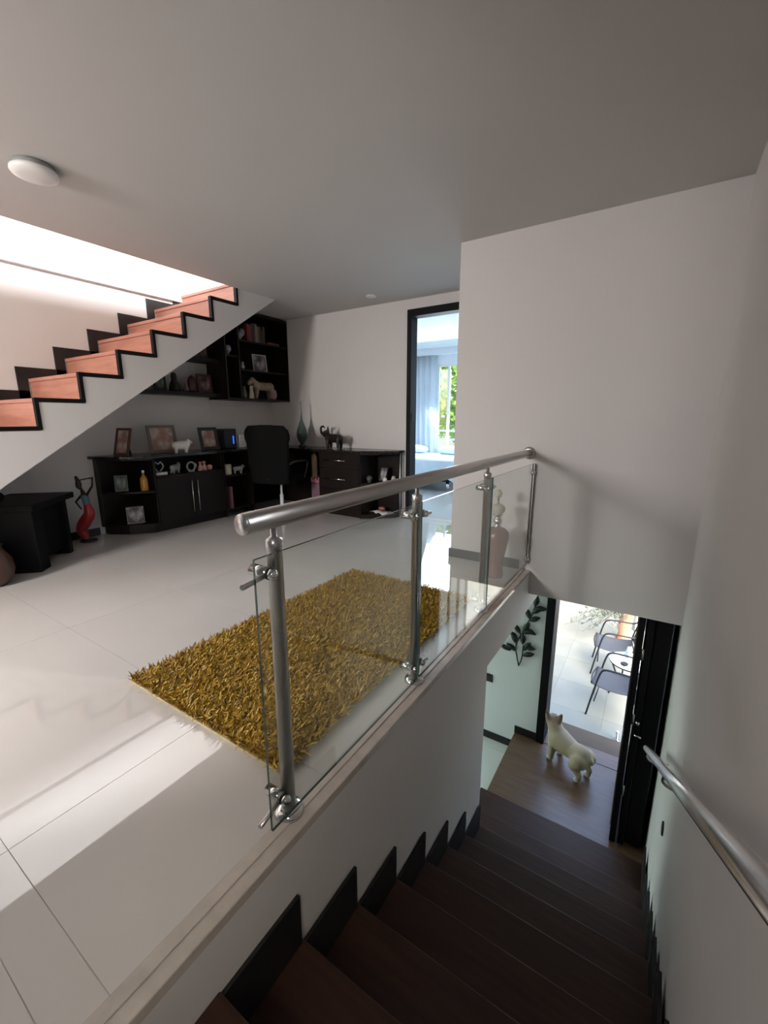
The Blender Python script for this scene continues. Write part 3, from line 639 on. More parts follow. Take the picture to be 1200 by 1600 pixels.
frame('dark red picture frame next to the bookcase on the lower floating shelf', (-4.76, 3.375, ZS1 + .041), R(86), .19, .225, .03, mat('dark_red_frame', (.10, .04, .04), .5), ph_dark, 8)
frame('pale card frame on the middle shelf of the bookcase', (-4.66, 4.17, SHZ[0] + .019), R(80), .21, .23, .01, fm_white, ph_grey, 8)
# black block behind the black frame, PC tower, speaker box
tg = thing('computer_tower', 'small black computer tower with a glowing blue light on the worktop', 'computer', (-4.68, 3.60, TT), R(90 - 10))
MB().box(-.085, .085, -.02, .2, .002, .25).build('case', M['black'], tg, bevel=.012)
MB().box(.03, .045, -.0225, -.0205, .06, .16).build('power_light', mat('blue_led', (.02, .1, .9), .4, emit=((.02, .12, 1.0), 1.6)), tg)
MB().box(-.07, .07, -.0225, -.0205, .012, .02).build('vent', M['rubber'], tg)
rt = thing('router', 'small white router with indicator lights beside the computer tower', 'router', (-4.70, 3.80, TT), R(82))
MB().box(-.05, .05, -.012, .012, .002, .17).build('case', M['whiteplastic'], rt, bevel=.006); MB().box(-.04, -.03, -.0145, -.012, .14, .15).build('indicator', mat('green_led', (.1, .8, .2), .4, emit=((.2, 1, .3), .8)), rt)
MB().tube([(.03, 0, .17), (.032, .004, .25)], .004, 8).build('antenna', M['whiteplastic'], rt)

# ------------------------------------------------------------------ ornaments
def four_leg(name, label, cat, loc, rz, s, m, trunk=False, bulky=1.0, group=None):
    mb = MB(); k = s
    caps(mb, (-.11*k, 0, .17*k), (.1*k, 0, .18*k), .075*k*bulky, .08*k*bulky)
    for sx in (-.12, .10):
        for sy in (-.045, .045): caps(mb, (sx*k, sy*k, .15*k), (sx*k, sy*k, .025*k), .036*k*bulky, .026*k*bulky, 5)
    mb.ball((.17*k, 0, .25*k), (.06*k, .055*k, .06*k)); caps(mb, (.1*k, 0, .2*k), (.17*k, 0, .25*k), .06*k, .05*k, 3)
    if trunk:
        pts = spline([(.21*k, 0, .25*k), (.27*k, 0, .26*k), (.285*k, 0, .34*k), (.235*k, 0, .375*k), (.2*k, 0, .345*k)], 6)
        for i, p in enumerate(pts): mb.ball(p, (.03 - .017 * i / len(pts)) * k, 10, 6)
        caps(mb, (.13*k, .0, .28*k), (.125*k, 0, .37*k), .03*k, .012*k, 4)
    else:
        mb.ball((.225*k, 0, .235*k), .03*k); caps(mb, (.16*k, .035*k, .29*k), (.15*k, .045*k, .33*k), .018*k, .009*k, 3); caps(mb, (.16*k, -.035*k, .29*k), (.15*k, -.045*k, .33*k), .018*k, .009*k, 3)
        caps(mb, (-.17*k, 0, .2*k), (-.2*k, 0, .27*k), .016*k, .008*k, 3)
    o = obj(name, fuse(mb, name, .011 * k, 3), m, None, loc, (0, 0, rz)); return tag(o, label, cat, group)
M['bronze'] = mat('dark_bronze', (.022, .017, .014), .3, metal=.3); M['ceramic'] = mat('white_ceramic', (.72, .70, .66), .25); M['greycer'] = mat('grey_ceramic', (.34, .35, .36), .35); M['pinkcer'] = mat('pink_ceramic', (.55, .14, .13), .35, col2=(.6, .45, .4), scale=30)
el = four_leg('elephant_figurine', 'dark elephant figurine with raised trunk on the drawer unit', 'figurine', (-3.53, 4.30, TT), R(180), .75, M['bronze'], True, 1.0)
for sy in (-1, 1):
    MB().prism([(0, 0), (.03, .02), (.028, .06), (-.01, .07), (-.03, .03)], 0, .004).build('tusk' if False else 'ear', M['bronze'], el, (.11, sy * .045, .14), (R(70 * sy), 0, R(10)))
four_leg('dog_figurine', 'small white ceramic dog figurine beside the large pewter frame', 'figurine', at_x(284, 704, -4.52, TT), R(70), .48, M['ceramic'], False, 1.25)
four_leg('animal_figurine', 'grey ceramic animal figurine in the middle of the cabinet niche', 'figurine', (-4.56, 2.745, .607), R(110), .36, M['greycer'], False, 1.2)
def lathe_thing(name, label, cat, prof, loc, m, n=24, group=None): return tag(MB().lathe(prof, n).build(name, m, None, loc), label, cat, group)
# niche: small ornaments
q = thing('heart_ornament', 'pewter ornament with a heart on a pale base in the cabinet niche', 'figurine', (-4.54, 2.56, .606), R(90))
MB().box(-.07, .07, -.025, .025, .0, .03).build('base', M['ceramic'], q, bevel=.006)
MB().tube(spline([(-.02, 0, .03), (-.06, 0, .09), (-.045, 0, .14), (-.015, 0, .12), (.012, 0, .14), (.04, 0, .09), (.0, 0, .04)], 6), .008, 8).build('heart', M['greycer'], q)
q = thing('ring_ornament', 'pewter ring-shaped ornament between the grey and pink figurines', 'figurine', (-4.54, 2.93, .606), R(90))
MB().tube(spline([(.05 * math.cos(a), 0, .06 + .05 * math.sin(a)) for a in [i * math.pi / 5 for i in range(11)]], 3), .01, 8).build('ring', M['greycer'], q); MB().box(-.03, .03, -.02, .02, 0, .012).build('base', M['greycer'], q)
MB().tube([(.075, 0, 0), (.06, 0, .12)], .004, 6).build('pin', M['chrome'], q)
q = thing('couple_figurine', 'pink and white pair of small figures at the right of the niche', 'figurine', (-4.54, 3.075, .606), R(90))
for dx_ in (-.025, .025):
    MB().lathe([(.03, 0), (.033, .02), (.02, .06), (.012, .075), (.0, .076)], 14, (dx_, 0, 0)).build('body', M['pinkcer'], q); MB().ball((dx_, 0, .09), .02, 12, 8).build('head', M['pinkcer'], q)
lathe_thing('pot_ornament', 'tiny pink and white pot beside the pair of figures', 'figurine', [(.02, 0), (.032, .02), (.03, .045), (.018, .06), (.0, .062)], (-4.53, 3.165, .606), M['pinkcer'])
yb_ = thing('bottle', 'yellow bottle on the middle shelf of the left end unit', 'bottle', (-4.54, 2.375, .459))
MB().lathe([(.0, .001), (.036, .001), (.038, .01), (.038, .12), (.03, .145), (.012, .165), (.011, .19)], 20).build('body', mat('yellow_liquid_bottle', (.45, .22, .03), .2), yb_); MB().lathe([(.013, .19), (.013, .215), (.0, .216)], 14).build('cap', M['whiteplastic'], yb_)
# open shelf unit
lathe_thing('canister', 'cream canister on the open shelf left of the office chair', 'canister', [(.0, .001), (.05, .001), (.055, .01), (.055, .12), (.05, .13), (.0, .132)], (-4.52, 3.40, .519), mat('cream_canister', (.5, .47, .38), .4))
four_leg('animal_figurine', 'small grey figurine next to the cream canister', 'figurine', (-4.52, 3.565, .519), R(70), .36, M['greycer'], False, 1.1)
def book(name, label, loc, sx, sy, sz, m, rz=0, rx=0, group='books'):
    t = thing(name, label, 'book', loc, rz, group)
    MB().box(-sx/2, sx/2, -sy/2, -sy/2 + .003, 0, sz).box(-sx/2, sx/2, sy/2 - .003, sy/2, 0, sz).box(sx/2 - .003, sx/2, -sy/2 + .003, sy/2 - .003, 0, sz).build('cover', m, t)
    MB().box(-sx/2 + .004, sx/2 - .003, -sy/2 + .003, sy/2 - .003, .003, sz - .003).build('pages', mat_pages, t)
    if rx: t.rotation_euler = (rx, 0, rz)
    return t
mat_pages = mat('paper_pages', (.5, .46, .38), .9)
bc = lambda i, c: mat('book_cover_%d' % i, c, .55)
book('folder', 'dusty pink folder standing on the bottom of the open shelf', (-4.56, 3.40, .0985), .2, .03, .27, bc(20, (.22, .10, .11)), group=None) if False else book('folder', 'dusty pink folder standing on the bottom of the open shelf', (-4.56, 3.40, .0985), .2, .03, .27, bc(20, (.22, .10, .11)))
# shelf by the doorway
lathe_thing('jar', 'small glass jar on the shelf unit by the doorway', 'jar', [(.0, .001), (.026, .001), (.03, .01), (.03, .05), (.022, .06), (.022, .075), (.0, .078)], (-2.715, 4.44, .439), mat('milky_glass', (.45, .45, .42), .15))
lathe_thing('egg_ornament', 'white egg-shaped ornament in front of the pale portrait frame', 'figurine', [(.0, .001), (.018, .004), (.028, .02), (.029, .035), (.022, .052), (.010, .062), (.0, .064)], (-2.79, 4.36, .439), M['ceramic'])
lathe_thing('snow_globe', 'small dark glass globe on the shelf beside the drawers', 'figurine', [(.0, .001), (.025, .001), (.022, .018), (.034, .035), (.038, .055), (.03, .08), (.012, .09), (.0, .092)], (-2.945, 4.25, .439), mat('smoky_glass', (.08, .09, .08), .1))
mg = thing('magazine', 'open white magazine lying on the lowest shelf by the doorway', 'magazine', (-2.84, 4.36, .0505), R(-20))
g = [[(-.13 + .26 * j / 16, -.09 + .18 * i, .004 + .022 * abs(math.sin(2 * math.pi * (j / 16) * 1.0)) ) for j in range(17)] for i in range(2)]
MB().sheet(g).build('pages', mat('magazine_paper', (.62, .60, .58), .5), mg, solid=.004)
MB().ball((-.02, .02, .045), (.045, .03, .018), 14, 8).build('wrapped_sweet', mat('orange_wrapper', (.45, .12, .06), .4), mg, label) if False else None
tag(MB().ball((0, 0, .024), (.05, .035, .022), 16, 8).build('orange_pouch', mat('orange_wrapper', (.45, .12, .06), .4), None, (-2.86, 4.40, .078)), 'small orange pouch lying on the open magazine', 'pouch')
# green long-neck vase
vs = thing('floor_vase', 'tall green glass vase with a needle-thin neck on a dark base in the desk corner', 'vase', (-4.10, 4.32, TT))
MB().lathe([(.0, .001), (.055, .002), (.06, .012), (.03, .03), (.028, .05)], 24).build('base', M['black'], vs)
MB().lathe([(.02, .048), (.045, .075), (.07, .13), (.075, .18), (.062, .24), (.035, .31), (.018, .36), (.010, .43), (.007, .54), (.006, .60), (.0, .602)], 28).build('body', mat('green_vase_glass', (.09, .13, .11), .12, col2=(.05, .07, .06), scale=3), vs)
# orange bag with strap hanging at the desk, steel lamp stem
hb = thing('hanging_bag', 'orange and brown bag hanging from the desk edge behind the office chair', 'bag', (-3.675, 4.085, .0))
MB().sheet([[(-.04 + .08 * j / 8, -.012 * math.sin(math.pi * j / 8), .46 + .3 * i / 6 - .02 * math.sin(j)) for j in range(9)] for i in range(7)]).build('bag_body', mat('orange_bag_cloth', (.08, .032, .012), .8, col2=(.035, .028, .018), scale=12), hb, solid=.02)
MB().tube(spline([(-.03, 0, .76), (-.02, .005, .795), (.02, .005, .795), (.03, 0, .76)], 6), .005, 8).build('strap', M['blackfab'], hb)
pb = thing('waste_bin', 'dusty pink plastic bin under the desk beside the drawer unit', 'bin', (-3.80, 4.28, 0))
MB().prism([(-.075, -.06), (.075, -.06), (.075, .06), (-.075, .06)], .002, .37).build('body', mat('pink_plastic_dark', (.20, .11, .14), .5), pb, bevel=.01); MB().prism([(-.082, -.067), (.082, -.067), (.082, .067), (-.082, .067)], .371, .45).build('lid', mat('pink_plastic', (.36, .15, .19), .5), pb, bevel=.018)

# bookcase content
cols = [(.20, .04, .04), (.26, .05, .05), (.06, .05, .06), (.10, .09, .08), (.24, .22, .18), (.18, .17, .15), (.10, .07, .05), (.05, .06, .05), (.09, .05, .04)]
names = ['dark red', 'bright red', 'black', 'charcoal', 'cream', 'grey', 'brown', 'dark green', 'maroon']
y = 3.90
for i, cc in enumerate(cols):
    th = random.uniform(.024, .04); hgt = random.uniform(.2, .27) - (.05 if i > 5 else 0)
    book('book', '%s book standing on the top shelf of the bookcase' % names[i], (-4.66, y + th / 2, SHZ[1] + .019), .17, th, hgt, bc(i, cc), 0, 0); y += th + .004
book('book', 'flat reddish-brown book at the right of the top bookcase shelf', (-4.66, 4.33, SHZ[1] + .019), .2, .2, .035, bc(11, (.16, .07, .045)))
tag(obj('crumpled_ornament', fuse(MB().ball((0, 0, .05), (.05, .05, .05)).ball((.01, .05, .1), (.04, .04, .05)).ball((0, -.04, .1), (.035, .03, .04)), 'crumpled_ornament', .01, 2), M['greycer'], None, (-4.62, 3.79, SHZ[1] + .02)), 'pale lumpy ornament at the left of the top bookcase shelf', 'figurine')
lathe_thing('globe_ornament', 'pale round ornament with dark foot in the left bookcase compartment', 'figurine', [(.0, .001), (.022, .001), (.014, .02), (.02, .03), (.042, .055), (.046, .08), (.036, .11), (.0, .122)], (-4.6, 3.6, 1.969), mat('pale_lilac', (.36, .34, .40), .4))
lathe_thing('small_vase', 'little grey vase at the left of the middle bookcase shelf', 'vase', [(.0, .001), (.02, .001), (.03, .03), (.014, .07), (.02, .09), (.0, .091)], (-4.58, 3.80, SHZ[0] + .019), M['greycer'])
# toy cart of cloth and wood on the bottom shelf
bz = Z0 + .023
tc = thing('toy_horse_cart', 'beige patchwork toy animal standing on the bottom shelf of the bookcase', 'toy', (-4.63, 4.16, bz), R(90))
mb = MB(); caps(mb, (-.12, 0, .17), (.12, 0, .17), .055, .06)
for sx in (-.13, .12):
    for sy in (-.03, .03): caps(mb, (sx, sy, .14), (sx + (.01 if sx > 0 else -.02), sy, .03), .034, .028, 4)
caps(mb, (-.12, 0, .19), (-.18, 0, .24), .05, .035, 3); caps(mb, (-.18, 0, .24), (-.235, 0, .20), .04, .028, 3)
obj('body', fuse(mb, 'body', .01, 3), mat('beige_patchwork', (.34, .29, .21), .9, col2=(.24, .16, .12), scale=14), tc)
MB().ball((.15, -.05, .07), (.05, .02, .07), 14, 8).build('cloth_patch', mat('red_check_cloth', (.32, .14, .14), .9, col2=(.35, .33, .3), scale=60), tc)
lathe_thing('doll', 'cream cone-shaped doll in front of the toy animal', 'doll', [(.0, .001), (.035, .001), (.03, .05), (.018, .11), (.022, .13), (.02, .155), (.0, .165)], (-4.545, 3.885, bz), mat('cream_cloth', (.50, .46, .33), .9))
lathe_thing('glass_bottle', 'dark patterned bottle at the left of the bottom bookcase shelf', 'bottle', [(.0, .001), (.03, .001), (.034, .06), (.02, .1), (.012, .15), (.0, .152)], (-4.57, 3.79, bz), mat('dark_pattern_glass', (.08, .08, .05), .3, col2=(.2, .2, .15), scale=40))
# floating shelf ornaments
lathe_thing('dark_carving', 'tall dark carved ornament on the lower floating shelf', 'figurine', [(.0, .001), (.06, .001), (.062, .02), (.05, .08), (.03, .13), (.034, .17), (.026, .2), (.0, .215)], (-4.76, onx(273, 607, -4.76).y, ZS1 + .041), M['bronze'])
lathe_thing('small_pot', 'small lilac pot on the lower floating shelf', 'figurine', [(.0, .001), (.025, .001), (.03, .03), (.018, .08), (.02, .1), (.0, .101)], (-4.76, onx(291, 607, -4.76).y, ZS1 + .041), mat('lilac_pot', (.16, .13, .15), .5))
lathe_thing('carved_egg', 'reddish carved egg-shaped ornament on the lower floating shelf', 'figurine', [(.0, .001), (.04, .001), (.052, .03), (.056, .08), (.05, .13), (.034, .175), (.0, .2)], (-4.76, 3.185, ZS1 + .041), mat('red_carved_wood', (.11, .035, .03), .4, col2=(.06, .02, .02), scale=30))

# ------------------------------------------------------------------ office chair
oc = thing('office_chair', 'black high-backed office chair at the desk, seen from behind', 'chair', (-4.05, 3.85, 0), R(14))
for i in range(5):
    a = i * 2 * math.pi / 5 + .3
    lg = MB().tube([(0, 0, .1), (.27 * math.cos(a), .27 * math.sin(a), .065)], [.028, .016], 10).build('leg', M['black'], oc)
    MB().lathe([(.024, -.012), (.026, 0), (.024, .012)], 14, (.27 * math.cos(a), .27 * math.sin(a), .0265), 'x').build('caster', M['rubber'], lg)
MB().lathe([(.03, .08), (.03, .12), (.024, .125), (.024, .25), (.014, .252), (.014, .43)], 16).build('gas_column', M['whiteplastic'], oc)
mb = MB().box(-.26, .26, -.23, .25, .43, .51); mb.build('seat', M['blackfab'], oc, bevel=.035)
g = []
for i in range(15):
    t_ = i / 14; z = .42 + .70 * t_; half = .245 + .04 * math.sin(min(1, t_ * 1.15) * math.pi * .5) + (.02 if t_ > .75 else 0); 
    if t_ > .86: half *= 1 - ((t_ - .86) / .14) ** 2 * .22
    row = []
    for j in range(17):
        u = j / 8 - 1; row.append((u * half, -.26 - .05 * t_ + .05 * u * u, z + (.012 * (1 - u * u) if t_ > .9 else 0)))
    g.append(row)
MB().sheet(g).build('backrest', M['blackfab'], oc, solid=.07, bevel=.02)
MB().box(-.1, .1, -.33, -.26, 1.09, 1.135).build('headrest_bar', M['black'], oc, bevel=.02)
for sx in (-1, 1):
    MB().tube(spline([(sx * .27, .12, .47), (sx * .31, .13, .6), (sx * .31, .12, .68), (sx * .30, -.12, .69), (sx * .285, -.25, .67)], 6), .014, 8).build('armrest', M['black'], oc)
MB().tube([(0, -.18, .45), (0, -.29, .5)], .03, 8).build('back_support', M['black'], oc)

# ------------------------------------------------------------------ dark table, statue and brown jar at the foot of the left wall
tz = .55
A = Vector((-4.49, 1.70)); B = Vector((-4.02, 1.23)); nrm = Vector((-.7071, -.7071)); dp = .50
tb_ = thing('side_table', 'low black wooden table standing askew under the stairs', 'table', (-4.43, 1.28, 0))
A2 = A + nrm * dp; B2 = B + nrm * dp
part(tb_, MB().prism([tuple(A), tuple(A2), tuple(B2), tuple(B)], tz - .05, tz), 'table_top', M['frameblk'], .004)
u_ = (B - A).normalized()
def panel(p, ln_, th_, z1, nm='panel_leg'):
    a = p; b = p + u_ * th_; c_ = b + nrm * ln_; d_ = a + nrm * ln_
    return part(tb_, MB().prism([tuple(a), tuple(d_), tuple(c_), tuple(b)], .001, z1), nm, M['frameblk'], .004)
panel(A + u_ * .07 + nrm * .04, .42, .06, tz - .051); panel(B - u_ * .16 + nrm * .02, .42, .14, tz - .051)
part(tb_, MB().prism([tuple(A + u_ * .13 + nrm * .08), tuple(A + u_ * .13 + nrm * .10), tuple(B - u_ * .16 + nrm * .10), tuple(B - u_ * .16 + nrm * .08)], .06, tz - .051), 'apron', M['frameblk'])
mb = MB().ball((0, 0, .06), (.15, .12, .06)).ball((.1, .05, .05), (.1, .09, .05)).ball((-.1, -.05, .05), (.1, .09, .05))
tag(obj('cushion', fuse(mb, 'cushion', .014, 4), M['blackfab'], None, (-4.25, 1.02, tz + .002), (0, 0, R(-40))), 'soft dark bundle lying on the low black table', 'bundle')
M['darkskin'] = mat('dark_carved_wood', (.02, .016, .014), .35); M['redcer'] = mat('red_lacquer', (.40, .03, .03), .3, col2=(.28, .015, .015), scale=6); M['bluecer'] = mat('blue_lacquer', (.09, .16, .20), .35)
sx0, sy0 = -4.73, 1.86
stt = thing('figure_statue', 'slender dark figure with raised arms and red skirt standing against the wall', 'statue', (sx0, sy0, 0), R(30))
MB().lathe([(.0, .001), (.075, .001), (.078, .012), (.06, .022), (.0, .024)], 20).build('base', M['black'], stt)
mb = MB(); pts = spline([(-.02, 0, .03), (-.055, 0, .12), (-.01, 0, .2), (.045, 0, .28), (.035, 0, .37)], 6)
for i, p in enumerate(pts):
    t_ = i / (len(pts) - 1); mb.ball(p, .02 + .038 * math.sin(math.pi * (t_ * .8 + .1)), 12, 8)
obj('skirt', fuse(mb, 'skirt', .008, 3), M['redcer'], stt)
mb = MB(); caps(mb, (.035, 0, .36), (.025, 0, .45), .03, .035, 5); obj('bodice', fuse(mb, 'bodice', .008, 2), M['bluecer'], stt)
mb = MB(); caps(mb, (.025, 0, .45), (.01, 0, .50), .03, .02, 3); caps(mb, (.01, 0, .5), (.0, 0, .53), .016, .014, 3); mb.ball((-.02, 0, .575), (.028, .028, .05)); caps(mb, (-.02, 0, .6), (-.035, 0, .645), .022, .016, 3)
caps(mb, (.05, 0, .475), (.115, 0, .56), .014, .012, 6); caps(mb, (.115, 0, .56), (.13, 0, .645), .012, .010, 5); caps(mb, (.13, 0, .645), (-.0, 0, .62), .010, .009, 8)
caps(mb, (.0, 0, .475), (-.075, 0, .40), .014, .011, 6); caps(mb, (-.075, 0, .40), (-.03, 0, .33), .011, .010, 5)
obj('torso', fuse(mb, 'torso', .0075, 2), M['darkskin'], stt)
lathe_thing('brown_jar', 'rounded brown clay jar at the left edge beside the low table', 'jar', [(.0, .001), (.08, .001), (.115, .04), (.135, .11), (.125, .19), (.09, .25), (.075, .275), (.085, .30), (.06, .30), (.05, .27)], (-4.02, .93, 0), mat('brown_clay', (.10, .045, .03), .35, col2=(.06, .028, .02), scale=5))

# ------------------------------------------------------------------ pink floor vase at the end of the railing
fv = thing('floor_vase', 'dusty pink ceramic floor vase with a silver stopper behind the glass railing', 'vase', (-.975, 3.12, 0))
MB().lathe([(.0, .001), (.062, .001), (.064, .015), (.056, .06), (.06, .14), (.078, .24), (.09, .31), (.086, .355), (.06, .385), (.038, .392), (.0, .393)], 32).build('body', mat('dusty_pink_glaze', (.25, .14, .12), .22, var=.05), fv)
MB().lathe([(.03, .393), (.026, .405), (.016, .412), (.03, .43), (.034, .445), (.024, .465), (.014, .475), (.036, .49), (.04, .494), (.0, .496)], 24).build('stopper', M['chrome'], fv)
MB().ball((-.0, 0, .535), (.052, .052, .042)).build('flower', mat('pale_green_flower', (.52, .53, .42), .8), fv); MB().tube([(0, 0, .57), (-.01, .01, .63)], .006, 6).build('stem', mat('flower_stem', (.12, .14, .08), .7), fv)
MB().ball((-.012, .012, .65), (.03, .03, .035)).build('flower', mat('pale_cream_flower', (.56, .54, .44), .8), fv)

# ------------------------------------------------------------------ lower wall: switch and metal branch
swt = thing('light_switch', 'black square light switch on the pale lower wall', 'light switch', (-1.33, YD - .001, -1.66))
MB().box(-.045, .045, -.008, 0, -.05, .05).build('plate', M['black'], swt, bevel=.003); MB().box(-.02, .02, -.011, -.008, -.03, .03).build('rocker', M['rubber'], swt, bevel=.001)
M['metalleaf'] = mat('dark_green_metal', (.018, .028, .024), .45, metal=.3)
ar = thing('wall_art', 'dark metal leafy branch decoration on the pale lower wall', 'wall art', (-1.01, YD - .012, -1.40))
MB().tube(spline([(0, 0, 0), (-.02, -.012, .1), (-.04, -.015, .24), (.02, -.012, .42), (.09, -.01, .60), (.13, 0, .78)], 6), .007, 7).build('stem', M['metalleaf'], ar)
MB().tube(spline([(0, 0, 0), (.03, -.012, .12), (.035, -.015, .26)], 6), .006, 7).build('stem', M['metalleaf'], ar)
lm = MB(); lp = []
for i in range(8):
    t_ = i / 7; hw_ = .028 * math.sin(math.pi * min(1, t_ * .92 + .04)); lp.append([(t_ * .13, -hw_, -.006 * math.sin(math.pi * t_)), (t_ * .13, 0, .008 * math.sin(math.pi * t_)), (t_ * .13, hw_, -.006 * math.sin(math.pi * t_))])
lmesh = lm.sheet(lp).mesh('leaf')
for (x, z, ang) in ((-.03, .17, 150), (-.05, .2, 190), (-.03, .25, 120), (-.09, .16, 165), (.035, .14, 25), (.04, .2, 60), (.035, .24, 5), (.03, .27, 95), (-.02, .30, 140), (.01, .40, 20), (.02, .42, 60), (.03, .45, -15), (.0, .38, 130), (.07, .55, 30), (.08, .57, 110), (.10, .64, 45), (.12, .72, 80), (.11, .70, 10)):
    o = obj('leaf', lmesh, M['metalleaf'], ar, (x, -.014, z), (R(90), R(-ang), 0)); sd = o.modifiers.new('solid', 'SOLIDIFY'); sd.thickness = .003

# ------------------------------------------------------------------ dog (french-bulldog build) at the open door
mb = MB()
caps(mb, (-.17, 0, .265), (-.05, 0, .245), .10, .095, 6); caps(mb, (-.05, 0, .245), (.12, 0, .25), .095, .125, 8); mb.ball((.15, 0, .225), (.10, .105, .115))
caps(mb, (.15, 0, .29), (.225, -.01, .37), .095, .075, 6)
HT = R(-55); HC = Vector((.235, -.012, .39))
def hd_(x, y, z): return (HC.x + math.cos(HT) * x - math.sin(HT) * y, HC.y + math.sin(HT) * x + math.cos(HT) * y, HC.z + z)
mb.ball(hd_(0.02, 0, 0), (.084, .084, .078)); mb.ball(hd_(.088, 0, -.025), (.05, .05, .046))
for sy in (-1, 1):
    caps(mb, hd_(-.01, sy * .055, .05), hd_(-.02, sy * .076, .125), .036, .016, 6)
    caps(mb, (.15, sy * .075, .2), (.15, sy * .082, .1), .052, .036, 5); caps(mb, (.15, sy * .082, .1), (.152, sy * .082, .03), .036, .03, 4); mb.ball((.168, sy * .082, .022), (.04, .032, .022))
    caps(mb, (-.18, sy * .06, .24), (-.125, sy * .078, .155), .085, .055, 5); caps(mb, (-.125, sy * .078, .155), (-.205, sy * .08, .09), .05, .03, 5); caps(mb, (-.205, sy * .08, .09), (-.195, sy * .08, .03), .028, .027, 4); mb.ball((-.178, sy * .08, .021), (.04, .03, .021))
caps(mb, (-.265, 0, .285), (-.285, 0, .275), .022, .015, 2)
dm = bpy.data.materials.new('cream_dog_fur'); dm.use_nodes = True; n_ = dm.node_tree.nodes; l_ = dm.node_tree.links
tcn = n_.new('ShaderNodeTexCoord'); sp = n_.new('ShaderNodeSeparateXYZ'); mr = n_.new('ShaderNodeMapRange'); nz = n_.new('ShaderNodeTexNoise'); nz.inputs['Scale'].default_value = 14
ad = n_.new('ShaderNodeMath'); ad.operation = 'ADD'; mu = n_.new('ShaderNodeMath'); mu.operation = 'MULTIPLY'; mu.inputs[1].default_value = .05
l_.new(tcn.outputs['Object'], sp.inputs[0]); l_.new(tcn.outputs['Object'], nz.inputs[0]); l_.new(nz.outputs[0], mu.inputs[0]); l_.new(sp.outputs[2], ad.inputs[0]); l_.new(mu.outputs[0], ad.inputs[1])
mr.inputs[1].default_value = .02; mr.inputs[2].default_value = .56; l_.new(ad.outputs[0], mr.inputs[0])
cr = n_.new('ShaderNodeValToRGB'); cr.color_ramp.elements[0].color = (.55, .52, .45, 1); cr.color_ramp.elements[1].color = (.16, .09, .05, 1); cr.color_ramp.elements[1].position = .96
for (pos, cc) in ((.12, (.34, .28, .185)), (.6, (.37, .30, .19)), (.83, (.30, .21, .125))): e = cr.color_ramp.elements.new(pos); e.color = (*cc, 1)
l_.new(mr.outputs[0], cr.inputs[0]); l_.new(cr.outputs[0], n_['Principled BSDF'].inputs['Base Color']); n_['Principled BSDF'].inputs['Roughness'].default_value = .8
nb = n_.new('ShaderNodeTexNoise'); nb.inputs['Scale'].default_value = 160; bu = n_.new('ShaderNodeBump'); bu.inputs['Strength'].default_value = .3; bu.inputs['Distance'].default_value = .004
l_.new(tcn.outputs['Object'], nb.inputs[0]); l_.new(nb.outputs[0], bu.inputs['Height']); l_.new(bu.outputs[0], n_['Principled BSDF'].inputs['Normal'])
dog = tag(obj('dog', fuse(mb, 'dog', .0125, 4), dm, None, (-.415, 4.06, LZ + .001), (0, 0, R(150))), 'small cream dog with upright ears standing on the landing, facing the open door', 'dog')
dog.scale = (.93, .93, .93)
for sy in (-1, 1): MB().ball(hd_(.085, sy * .04, .022), .011, 10, 6).build('eye', M['rubber'], dog)
MB().ball(hd_(.135, 0, -.014), (.014, .014, .012), 10, 6).build('nose', M['rubber'], dog)

# ------------------------------------------------------------------ patio furniture
M['pfabric'] = mat('grey_sling_mesh', (.055, .06, .068), .7, bump=.5, bscale=400); M['pmetal'] = mat('dark_grey_tube', (.03, .033, .037), .4, metal=.5)
def pchair(label, loc, rz):
    t = thing('patio_chair', label, 'chair', (loc[0], loc[1], PZ), rz, 'patio chairs')      # faces local -x
    for s_ in (-1, 1):
        sd = MB().tube(spline([(-.27, s_ * .235, .0), (-.22, s_ * .225, .30), (-.17, s_ * .225, .56), (-.12, s_ * .225, .635), (.0, s_ * .23, .65), (.2, s_ * .23, .66), (.27, s_ * .21, .74), (.31, s_ * .16, .82)], 7), .011, 9)
        sd.build('arm_frame', M['pmetal'], t)
        MB().tube(spline([(.28, s_ * .21, .0), (.24, s_ * .215, .25), (.20, s_ * .225, .42), (.25, s_ * .215, .66)], 6), .010, 8).build('rear_leg', M['pmetal'], t)
    MB().tube(spline([(.31, .16, .82), (.325, .07, .85), (.325, -.07, .85), (.31, -.16, .82)], 6), .011, 9).build('top_rail', M['pmetal'], t)
    MB().tube(spline([(-.25, -.2, .42), (-.27, 0, .425), (-.25, .2, .42)], 6), .010, 8).build('seat_rail', M['pmetal'], t)
    MB().tube([(-.2, -.22, .2), (-.2, .22, .2)], .008, 8).build('stretcher', M['pmetal'], t)
    g = []
    for i in range(9):
        a = i / 8; row = []
        for j in range(9):
            u = j / 4 - 1; row.append((-.255 + .45 * a, u * .215, .415 - .03 * math.sin(math.pi * a) - .018 * (1 - u * u)))
        g.append(row)
    MB().sheet(g).build('seat', M['pfabric'], t, solid=.006)
    g = []
    for i in range(9):
        a = i / 8; row = []
        for j in range(9):
            u = j / 4 - 1; row.append((.205 + .11 * a + .02 * (1 - u * u), u * (.215 - .05 * a * a), .42 + .41 * a))
        g.append(row)
    MB().sheet(g).build('backrest', M['pfabric'], t, solid=.006)
    return t
pchair('grey sling patio chair nearest the front door', (-.10, 5.29), R(-3)); pchair('grey sling patio chair behind the glass table', (-.20, 6.27), R(4))
pt = thing('patio_table', 'round frosted glass patio table between the two chairs', 'table', (.0, 5.78, PZ))
mg_ = mat('frosted_table_glass', (.66, .76, .76), .12, var=.03)
